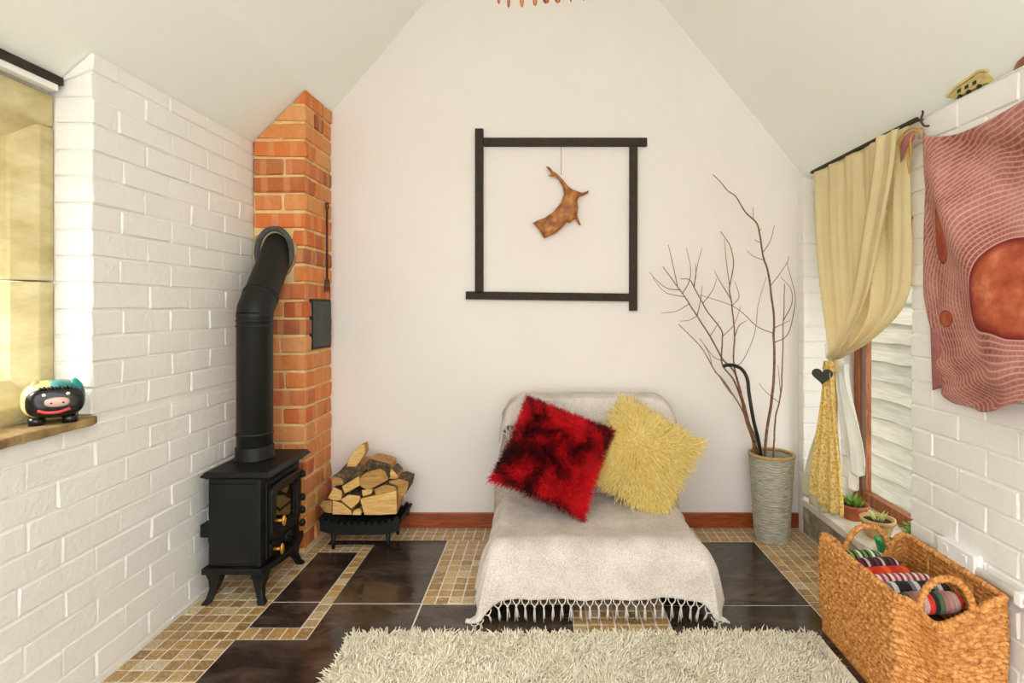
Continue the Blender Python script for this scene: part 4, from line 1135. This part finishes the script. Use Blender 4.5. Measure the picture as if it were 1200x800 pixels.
# gathered knot and short ruffle at the tie
b = B()
for k in range(9):
    a = 2*PI*k/9; b.tube(spline([TIE+Vector((.012*math.cos(a), .012*math.sin(a)+.006, .035)), TIE+Vector((.013*math.cos(a), .014*math.sin(a), .0)), TIE+Vector((.012*math.cos(a)-.004, .014*math.sin(a)+.004, -.02))], 10), [.003, .006, .008, .009, .010, .010, .010, .009, .008, .006, .003], 8)
b.obj('gathered_knot', M_curt, ct, True)
def ruff(u, v):
    return Vector((1.232-.010*math.sin(u*20)*v-.006*v, lerp(2.305, 2.285, u)-.075*v*(u-.15), .892-.055*v*(1-.4*u)+.006*math.sin(u*20+1)*v))
B().grid(ruff, 40, 12).obj('ruffle', M_curt, ct, True, solid=.0015)
# tails
M_cream = linen_mat('cream_cotton', '#e4dfc6', '#f0ebd6', 700, .4, .2)
M_whitec = linen_mat('white_cotton', '#f3f1e8', '#fbf9f2', 700, .5, .2)
def tail(x, yt0, yt1, yb0, yb1, zt, zb, wav):
    def f_(u, v):
        e_ = sstep(0, 1, v)
        return Vector((x-.01*v, lerp(lerp(yt0, yb0, e_), lerp(yt1, yb1, e_), u), lerp(zt, zb+wav*math.sin(u*7+1), v)))
    return f_
drape('lower_tail', M_cream, '', '', tail(1.258, 2.345, 2.300, 2.60, 2.33, .87, .20, .012), 60, 40, 3, .010, ct, .0015)
t = NT('yellow_lace'); v = t.coord('Object'); vo = t.new('ShaderNodeTexVoronoi', Scale=90); t.link(v, vo.inputs['Vector'])
n2 = t.noise(v, 30, 4)
c = t.ramp(t.math('ADD', t.math('MULTIPLY', vo.outputs['Distance'], .7), t.math('MULTIPLY', n2, .5)), [(.25, '#c98e22'), (.45, '#dfae48'), (.7, '#f0d488')])
t.col(c); t.set(Roughness=.7); t.bump(vo.outputs['Distance'], .8, .004); M_lace = t.m
sc = thing('lace_scarf', (1.22, 2.36, .24), 'golden yellow lace scarf hanging from the curtain tie', 'scarf')
drape('cloth', M_lace, '', '', tail(1.222, 2.338, 2.278, 2.445, 2.170, .885, .255, .012), 70, 50, 3.2, .012, sc, .0015)
ws = thing('white_cloth', (1.25, 2.2, .4), 'plain white cloth hanging beside the yellow lace scarf', 'cloth')
drape('cloth', M_whitec, '', '', tail(1.248, 2.290, 2.222, 2.225, 2.055, .88, .475, .03), 50, 40, 2.2, .012, ws, .0015)
drape('inner_fold', M_whitec, '', '', tail(1.262, 2.29, 2.25, 2.25, 2.13, .88, .39, .02), 40, 40, 2.2, .009, ws, .0015)
# slate heart
ht = thing('slate_heart', (1.185, 2.30, .86), 'small black slate heart hanging on the curtain tie', 'heart')
hp = []
for k in range(40):
    a = 2*PI*k/40; x = 16*math.sin(a)**3; y = 13*math.cos(a)-5*math.cos(2*a)-2*math.cos(3*a)-math.cos(4*a); hp.append((x*.0026, y*.0024-.035))
b = B(); b.prism(hp, 'y', -.003, .003); o = b.obj('heart', mat('black_slate', ['#23261f', '#33362d'], 30, .7, .3), ht, bevel=.0015, local=True); o.rotation_euler = (0, 0, -.75)
B().tube([(1.185, 2.30, .855), (1.205, 2.315, .885)], .0012, 5).obj('string', M_thread, ht)

# ------------------------------------------------------------------ hanging textile on the near pier
t = NT('pink_cell_print'); tc = t.new('ShaderNodeTexCoord'); uv = tc.outputs['UV']
ds = t.new('ShaderNodeVectorMath'); ds.operation = 'ADD'
nzv = t.new('ShaderNodeTexNoise', Scale=3.2, Detail=1.2); t.link(uv, nzv.inputs['Vector'])
sb = t.new('ShaderNodeVectorMath'); sb.operation = 'SUBTRACT'; t.link(nzv.outputs['Color'], sb.inputs[0]); sb.inputs[1].default_value = (.5, .5, .5)
scv = t.new('ShaderNodeVectorMath'); scv.operation = 'SCALE'; t.link(sb.outputs[0], scv.inputs[0]); scv.inputs['Scale'].default_value = .16
t.link(uv, ds.inputs[0]); t.link(scv.outputs[0], ds.inputs[1]); q = ds.outputs[0]
def disc(cx_, cy_, rx_, ry_, src=None):
    mp = t.new('ShaderNodeMapping'); mp.inputs['Location'].default_value = (-cx_/rx_, -cy_/ry_, 0); mp.inputs['Scale'].default_value = (1/rx_, 1/ry_, 0)
    t.link(src or q, mp.inputs[0]); ln_ = t.new('ShaderNodeVectorMath'); ln_.operation = 'LENGTH'; t.link(mp.outputs[0], ln_.inputs[0]); return ln_.outputs['Value']
dA = disc(.47, .385, .175, .165); dB = disc(.13, .58, .05, .10, uv); dC = disc(.135, .29, .045, .03, uv)
dm = t.math('MINIMUM', t.math('MINIMUM', dA, dB), dC)
# rings of cells follow the big blob
ring = t.math('FRACT', t.math('MULTIPLY', dA, 10.0))
sp = t.new('ShaderNodeSeparateXYZ'); mp = t.new('ShaderNodeMapping'); mp.inputs['Location'].default_value = (-.47, -.385, 0); t.link(q, mp.inputs[0]); t.link(mp.outputs[0], sp.inputs[0])
an_ = t.math('ARCTAN2', sp.outputs[1], sp.outputs[0])
cellf = t.math('FRACT', t.math('ADD', t.math('MULTIPLY', an_, 26/PI*1.6), t.math('MULTIPLY', t.math('FLOOR', t.math('MULTIPLY', dA, 10.0)), .37)))
l1 = t.ramp(ring, [(.0, (.8, .8, .8)), (.1, (.7, .7, .7)), (.3, (0, 0, 0)), (.85, (0, 0, 0)), (1, (.8, .8, .8))])
l2 = t.ramp(cellf, [(.0, (.55, .55, .55)), (.12, (.45, .45, .45)), (.3, (0, 0, 0)), (1, (0, 0, 0))])
lm = t.mix(1.0, l1, l2, 'LIGHTEN')
pink = t.ramp(t.noise(uv, 7, 3), [(.35, '#9a5648'), (.65, '#bd8073')])
c = t.mix(t.math('MULTIPLY', lm, .95), pink, lin('#edc4b6'))
halo = t.ramp(dm, [(0, (1, 1, 1)), (.98, (1, 1, 1)), (1.0, (1, 1, 1)), (1.25, (0, 0, 0))])
c = t.mix(t.math('MULTIPLY', halo, .5), c, lin('#e6c0ba'))
org = t.ramp(t.noise(uv, 14, 5, .6), [(.35, '#98432c'), (.55, '#b55e3e'), (.7, '#c67c58')])
org = t.mix(t.ramp(dm, [(0, (0, 0, 0)), (.82, (0, 0, 0)), (.97, (1, 1, 1))]), org, lin('#7a2420'))
c = t.mix(t.ramp(dm, [(0, (1, 1, 1)), (.985, (1, 1, 1)), (1.0, (0, 0, 0))]), c, org)
t.col(c); t.set(Roughness=.85); t.b.inputs['Specular IOR Level'].default_value = .2; t.bump(t.noise(uv, 300, 2), .2, .002); M_text = t.m
tx = thing('hanging_textile', (1.265, 1.5, 1.25), 'pink and rust printed cloth draped on the white brick wall', 'textile')
# sheet: u along the wall from the hook towards the viewer, v from top to hem
HK = (1.800, 1.712)
def txf(u, v):
    yl = lerp(1.795, 1.812, sstep(0, .5, v)); yl = lerp(yl, 1.735, sstep(.62, 1, v))
    y = lerp(yl, 1.20, u)
    ztop = 1.712-.16*(u**.55)*(1-u)*1.0-.04*u
    zb = .875-.055*sstep(0, .15, u)-.0*u+.10*sstep(.35, 1, u)
    z = lerp(ztop, zb, v)
    # swag folds radiating from the hook
    dy, dz = HK[0]-y, HK[1]-z; rr = math.hypot(dy, dz)+1e-4; an0 = math.atan2(dz, dy+.001)
    f_ = math.sin(an0*6.5+.9)*.034*sstep(.05, .35, rr)+.006*math.sin(an0*17+2)*sstep(.1, .4, rr)
    low = sstep(.70, 1.0, v)*(.014*math.sin((z*62+y*22))+.008)
    x = 1.262-.012-f_-low-.006*noise.noise((y*9, z*9, 0))
    if u < .02: x += .012
    return Vector((min(x, 1.275), y, z))
nu_, nv_ = 110, 120
b = B(); b.grid(txf, nu_, nv_)
o = b.obj('cloth', M_text, tx, True, solid=.0015)
me = o.data; uvl = me.uv_layers.new(name='UVMap')
for lp in me.loops:
    p = me.vertices[lp.vertex_index].co; uvl.data[lp.index].uv = ((1.812-(p.y+1.5))/.85, ((p.z+1.25)-.82)/.90)
# turned-under flap at the far hem
b = B(); b.grid(lambda u, v: Vector((1.272, lerp(1.775, 1.735, u)-.01*v, lerp(1.05, .845+.015*u, v))), 6, 12); b.obj('hem_flap', mat('plain_rose_cloth', ['#9a5a55', '#b4736c'], 20, .9, .2), tx, True, solid=.002)
M_gold = mat('gold_ribbon', ['#a97b24', '#c99c45'], 40, .5, .1)
b = B()
for pts in ([(1.262, 1.80, 1.715), (1.24, 1.83, 1.725), (1.235, 1.875, 1.70), (1.24, 1.885, 1.672)], [(1.258, 1.80, 1.715), (1.235, 1.815, 1.69), (1.238, 1.82, 1.63)], [(1.258, 1.80, 1.712), (1.245, 1.835, 1.70), (1.243, 1.842, 1.62), (1.245, 1.838, 1.575)], [(1.262, 1.80, 1.715), (1.245, 1.79, 1.70), (1.25, 1.80, 1.68)]):
    b.tube(spline(pts, 14), .0035, 6)
b.obj('ribbon_tie', M_gold, tx, True)
b = B(); b.grid(lambda u, v: Vector((1.247-.008*math.sin(3*u), lerp(1.815, 1.885, u), lerp(1.715-.03*u*u, 1.685-.06*u, v))), 10, 6); b.obj('corner_flap', bpy.data.materials['plain_rose_cloth'], tx, True, solid=.0015)
hk = thing('wall_hook', (XR, 1.80, 1.74), 'small dark screw hook holding the pink textile', 'hook')
B().tube(spline([(XR+.004, 1.80, 1.725), (1.268, 1.80, 1.725), (1.258, 1.80, 1.745), (1.262, 1.797, 1.765), (1.256, 1.790, 1.770)], 16), .0035, 7).obj('hook', M_rust, hk, True)

# ------------------------------------------------------------------ socket and conduit on the right wall
M_plas = mat('white_plastic', ['#f0eee8', '#f5f3ee'], 5, .35, 0)
so = thing('wall_socket', (XR-.02, 1.72, .33), 'white surface-mounted double socket low on the brick wall', 'socket')
B().box(XR-.022, XR+.004, 1.578, 1.722, .285, .385).obj('back_box', M_plas, so, bevel=.004)
B().box(XR-.029, XR-.020, 1.575, 1.725, .282, .388).obj('face_plate', M_plas, so, bevel=.004)
for y in (1.612, 1.688):
    B().box(XR-.032, XR-.027, y-.010, y+.010, .354, .374).obj('switch', M_plas, so, bevel=.001)
    b = B()
    for dy, dz in ((0, .024), (-.012, .006), (.012, .006)): b.box(XR-.0296, XR-.028, y+dy-.003, y+dy+.003, .31+dz-.004, .31+dz+.004)
    b.obj('pin_hole', M_black, so)
co = thing('cable_conduit', (XR-.01, 1.3, .345), 'white plastic cable conduit running along the brick wall', 'conduit')
B().tube([(XR-.014, .9, .338), (XR-.014, 1.577, .342)], .013, 12).obj('pipe', M_plas, co, True)
for y in (1.43, 1.15): B().box(XR-.031, XR+.002, y-.012, y+.012, .322, .358).obj('clip', M_plas, co, bevel=.004)

# things on top of the pier ------------------------------------------------
M_pale = wood_mat('pale_yellow_wood', '#b49a52', '#cbb673', '#dccb93', (8, 3, 8), 5, .6)
th = thing('toy_house', (1.312, 1.65, 1.766), 'small pale wooden toy house with dark windows on the wall top', 'toy')
b = B().prism([(1.578, 1.776), (1.70, 1.776), (1.72, 1.79), (1.688, 1.805), (1.60, 1.815), (1.578, 1.806)], 'x', 1.292, 1.324); b.obj('body', M_pale, th, bevel=.002)
b = B().prism([(1.57, 1.812), (1.598, 1.824), (1.69, 1.812), (1.728, 1.792), (1.724, 1.787), (1.688, 1.804), (1.60, 1.816), (1.572, 1.806)], 'x', 1.286, 1.322); b.obj('roof', M_pale, th, bevel=.001)
for y in (1.618, 1.648, 1.678): B().box(1.2905, 1.294, y-.007, y+.007, 1.787, 1.798).obj('window', M_black, th)
for y in (1.64, 1.675, 1.60): B().lathe([(0, -.003), (.007, -.003), (.007, .003), (0, .003)], (1.291, y, 1.7735), 12, Matrix.Rotation(PI/2, 3, 'Y')).obj('foot', M_black, th)
M_cop = mat('copper_brown', ['#7c4227', '#9a5a38'], 12, .45, .1)
dk = thing('copper_bowl', (1.318, 1.458, 1.767), 'copper brown bowl upturned on the wall top', 'bowl')
B().lathe([(.048, .0005), (.046, .012), (.038, .026), (.022, .036), (0, .039)], (1.318, 1.458, 1.767), 24).obj('bowl', M_cop, dk, True)
B().lathe([(.012, .036), (.013, .042), (.010, .043), (0, .042)], (1.318, 1.458, 1.767), 16).obj('foot_ring', M_cop, dk, True)
for o_ in (dk,): o_.scale = (.6, 1, 1)

# ------------------------------------------------------------------ pots on the sill
M_terra = mat('terracotta', ['#8e4526', '#b0623a', '#c27a50'], 16, .85, .3, 80, .002)
M_tan = mat('buff_clay', ['#b08a55', '#cba873', '#d8bb8a'], 16, .85, .3, 80, .002)
M_soil = mat('soil', ['#2a1d14', '#4a3524'], 60, .95, .8)
M_leaf = mat('green_leaf', ['#4f7d25', '#7fae3c', '#a5cb5a'], 40, .5, 0, translucent=.25)
M_leafp = mat('pale_leaf', ['#c3cf6a', '#e0e69a'], 40, .5, 0, translucent=.25)
def pot(c, r0, r1, h, m, label, plant, ribs=0, mleaf=M_leaf, sx=1.0):
    t_ = thing('plant_pot', c, label, 'plant pot')
    prof = [(0, 0), (r0, 0)]
    for k in range(9):
        f_ = k/8; prof.append((lerp(r0, r1, f_)+(.0015*(k % 2) if ribs else 0), h*.8*f_))
    prof += [(r1+.004, h*.8), (r1+.006, h), (r1-.003, h), (r1-.008, h*.78), (0, h*.76)]
    B().lathe(prof, c, 32).obj('pot', m, t_, True)
    B().lathe([(r1-.006, h*.83), (0, h*.86)], c, 24).obj('soil', M_soil, t_, True)
    b = B(); r = random.Random(str(c))
    def leaf(p, d, ln, w):
        d = Vector(d).normalized(); s_ = d.cross(Vector((0, 0, 1))); s_ = s_.normalized() if s_.length > .01 else Vector((1, 0, 0)); up = s_.cross(d)
        P = [p, p+d*ln*.4+s_*w+up*.002, p+d*ln*.4-s_*w+up*.002, p+d*ln-Vector((0, 0, ln*.15)), p+d*ln*.4-up*.003]
        b.add(P, [(0, 1, 4), (0, 4, 2), (1, 3, 4), (4, 3, 2)])
    base = Vector(c)+Vector((0, 0, h*.84))
    for k in range(plant['n']):
        a = r.uniform(0, 2*PI); q_ = r.uniform(0, plant['spread'])
        p = base+Vector((q_*math.cos(a), q_*math.sin(a), 0))
        hh = r.uniform(0, plant['h'])
        if plant['kind'] == 'bush':
            p2 = p+Vector((0, 0, hh)); leaf(p2, (math.cos(a)+r.uniform(-.6, .6), math.sin(a)+r.uniform(-.6, .6), r.uniform(-.1, .8)), plant['l'], plant['w'])
        else: leaf(p, (math.cos(a)*.55, math.sin(a)*.55, r.uniform(.6, 1.2)), plant['l']*r.uniform(.6, 1.1), plant['w'])
    b.obj('foliage', mleaf, t_)
    if plant['kind'] == 'bush':
        b2 = B()
        for k in range(7):
            a = r.uniform(0, 2*PI); b2.tube([base, base+Vector((plant['spread']*.7*math.cos(a), plant['spread']*.7*math.sin(a), plant['h']*.8))], .0015, 5)
        b2.obj('stems', M_leaf, t_)
pot((1.385, 2.415, .171), .042, .058, .066, M_terra, 'terracotta pot with a low green plant beside the window stile', dict(kind='rosette', n=40, spread=.03, h=.0, l=.06, w=.008))
pot((1.375, 2.225, .171), .043, .061, .075, M_tan, 'buff clay ribbed pot with a pale spiky plant on the sill', dict(kind='rosette', n=14, spread=.02, h=0, l=.055, w=.006), 1, M_leafp)
pot((1.405, 2.052, .171), .036, .055, .060, M_terra, 'terracotta pot with bushy green herb next to the pier', dict(kind='bush', n=130, spread=.035, h=.065, l=.018, w=.007))
gp = thing('green_bowl', (1.318, 2.085, .171), 'small glossy green plastic bowl on the window sill', 'bowl')
M_green = mat('green_plastic', ['#0f8a3c', '#1ba650'], 10, .2, 0)
B().lathe([(0, 0), (.026, 0), (.033, .03), (.036, .045), (.033, .045), (.028, .012), (0, .010)], (1.318, 2.085, .171), 28).obj('bowl', M_green, gp, True)
B().tube([(1.318+.035*math.cos(a), 2.085+.035*math.sin(a), .171+.046) for a in np.linspace(0, 2*PI, 32, endpoint=False)], .0028, 6, closed=True).obj('lip', M_green, gp, True)

# ------------------------------------------------------------------ pig money box on the left sill
pg = thing('pig_money_box', (-1.362, 1.49, .80), 'painted black, teal and cream pig ornament on the stone window sill', 'ornament'); pg.rotation_euler = (0, 0, .72)
t = NT('pig_paint'); v = t.coord('Object'); sp = t.new('ShaderNodeSeparateXYZ'); t.link(v, sp.inputs[0])
n_ = t.math('MULTIPLY', t.math('SUBTRACT', t.noise(v, 30, 2), .5), .03)
fx = t.math('ADD', sp.outputs[0], n_)
back = t.ramp(t.math('ADD', t.math('MULTIPLY', fx, 6), .5), [(0, '#eee4a8'), (.38, '#e9d97c'), (.5, '#5fa6a0'), (.62, '#1d7a74'), (1, '#11605e')], 'LINEAR')
t.col(back); t.set(Roughness=.25); M_pig = t.m
M_pblk = mat('black_glaze', ['#12110f', '#1c1a17'], 10, .2, 0); M_pink = mat('pink_glaze', ['#c9a093', '#d8b3a6'], 20, .3, 0); M_lip = mat('red_glaze', ['#c2383a', '#d24c4a'], 20, .3, 0); M_eye = mat('cream_glaze', ['#e8d8b8', '#f2e6cc'], 20, .3, 0)
M_teal = mat('teal_glaze', ['#127a72', '#1b938a'], 20, .3, 0); M_ochre = mat('ochre_glaze', ['#b39a4e', '#cdb368'], 20, .3, 0)
px0, py0, pz0 = -1.362, 1.49, .80
def supe(c, r, e_, n1=32, n2=20):
    b = B()
    def f_(u, v):
        a, p = 2*PI*u, PI*(v-.5); g = lambda w_, e2: math.copysign(abs(w_)**e2, w_)
        return (c[0]+r[0]*g(math.cos(p), e_)*g(math.cos(a), e_), c[1]+r[1]*g(math.cos(p), e_)*g(math.sin(a), e_), c[2]+r[2]*g(math.sin(p), e_))
    b.grid(f_, n1, n2, True); return b
supe((px0, py0, pz0+.064), (.067, .058, .052), .75).obj('body', M_pig, pg, True)
supe((px0+.004, py0-.034, pz0+.060), (.061, .030, .042), .72).obj('face', M_pblk, pg, True)
supe((px0+.008, py0-.062, pz0+.062), (.026, .010, .013), .8).obj('snout', M_pink, pg, True)
for s in (-1, 1):
    supe((px0+.008+s*.012, py0-.0715, pz0+.061), (.0025, .002, .0025), 1, 10, 8).obj('nostril', M_pblk, pg, True)
    supe((px0+.006+s*.024, py0-.0645, pz0+.083), (.0045, .004, .0045), 1, 10, 8).obj('eye', M_eye, pg, True)
    b = B(); ex_ = px0+.004+s*.040
    b.lathe([(.020, 0), (.015, .014), (.006, .026), (0, .031)], (ex_, py0-.018, pz0+.090), 16); o = b.obj('ear', M_teal if s > 0 else M_ochre, pg, True)
    for yy in (-.03, .03): B().lathe([(0, 0), (.017, 0), (.018, .02), (0, .02)], (px0+s*.034, py0+yy, pz0), 16).obj('foot', M_pblk, pg, True)
B().tube(spline([(px0-.030, py0-.060, pz0+.042), (px0-.012, py0-.066, pz0+.036), (px0+.012, py0-.067, pz0+.036), (px0+.034, py0-.062, pz0+.042)], 14), .0042, 8).obj('mouth', M_lip, pg, True)
b = B()
for k in range(9):
    b.sphere((px0-.026+k*.0075, py0-.050, pz0+.097+.002*(k % 2)), (.004, .006, .006), 8, 6)
b.obj('forelock', M_pblk, pg, True)
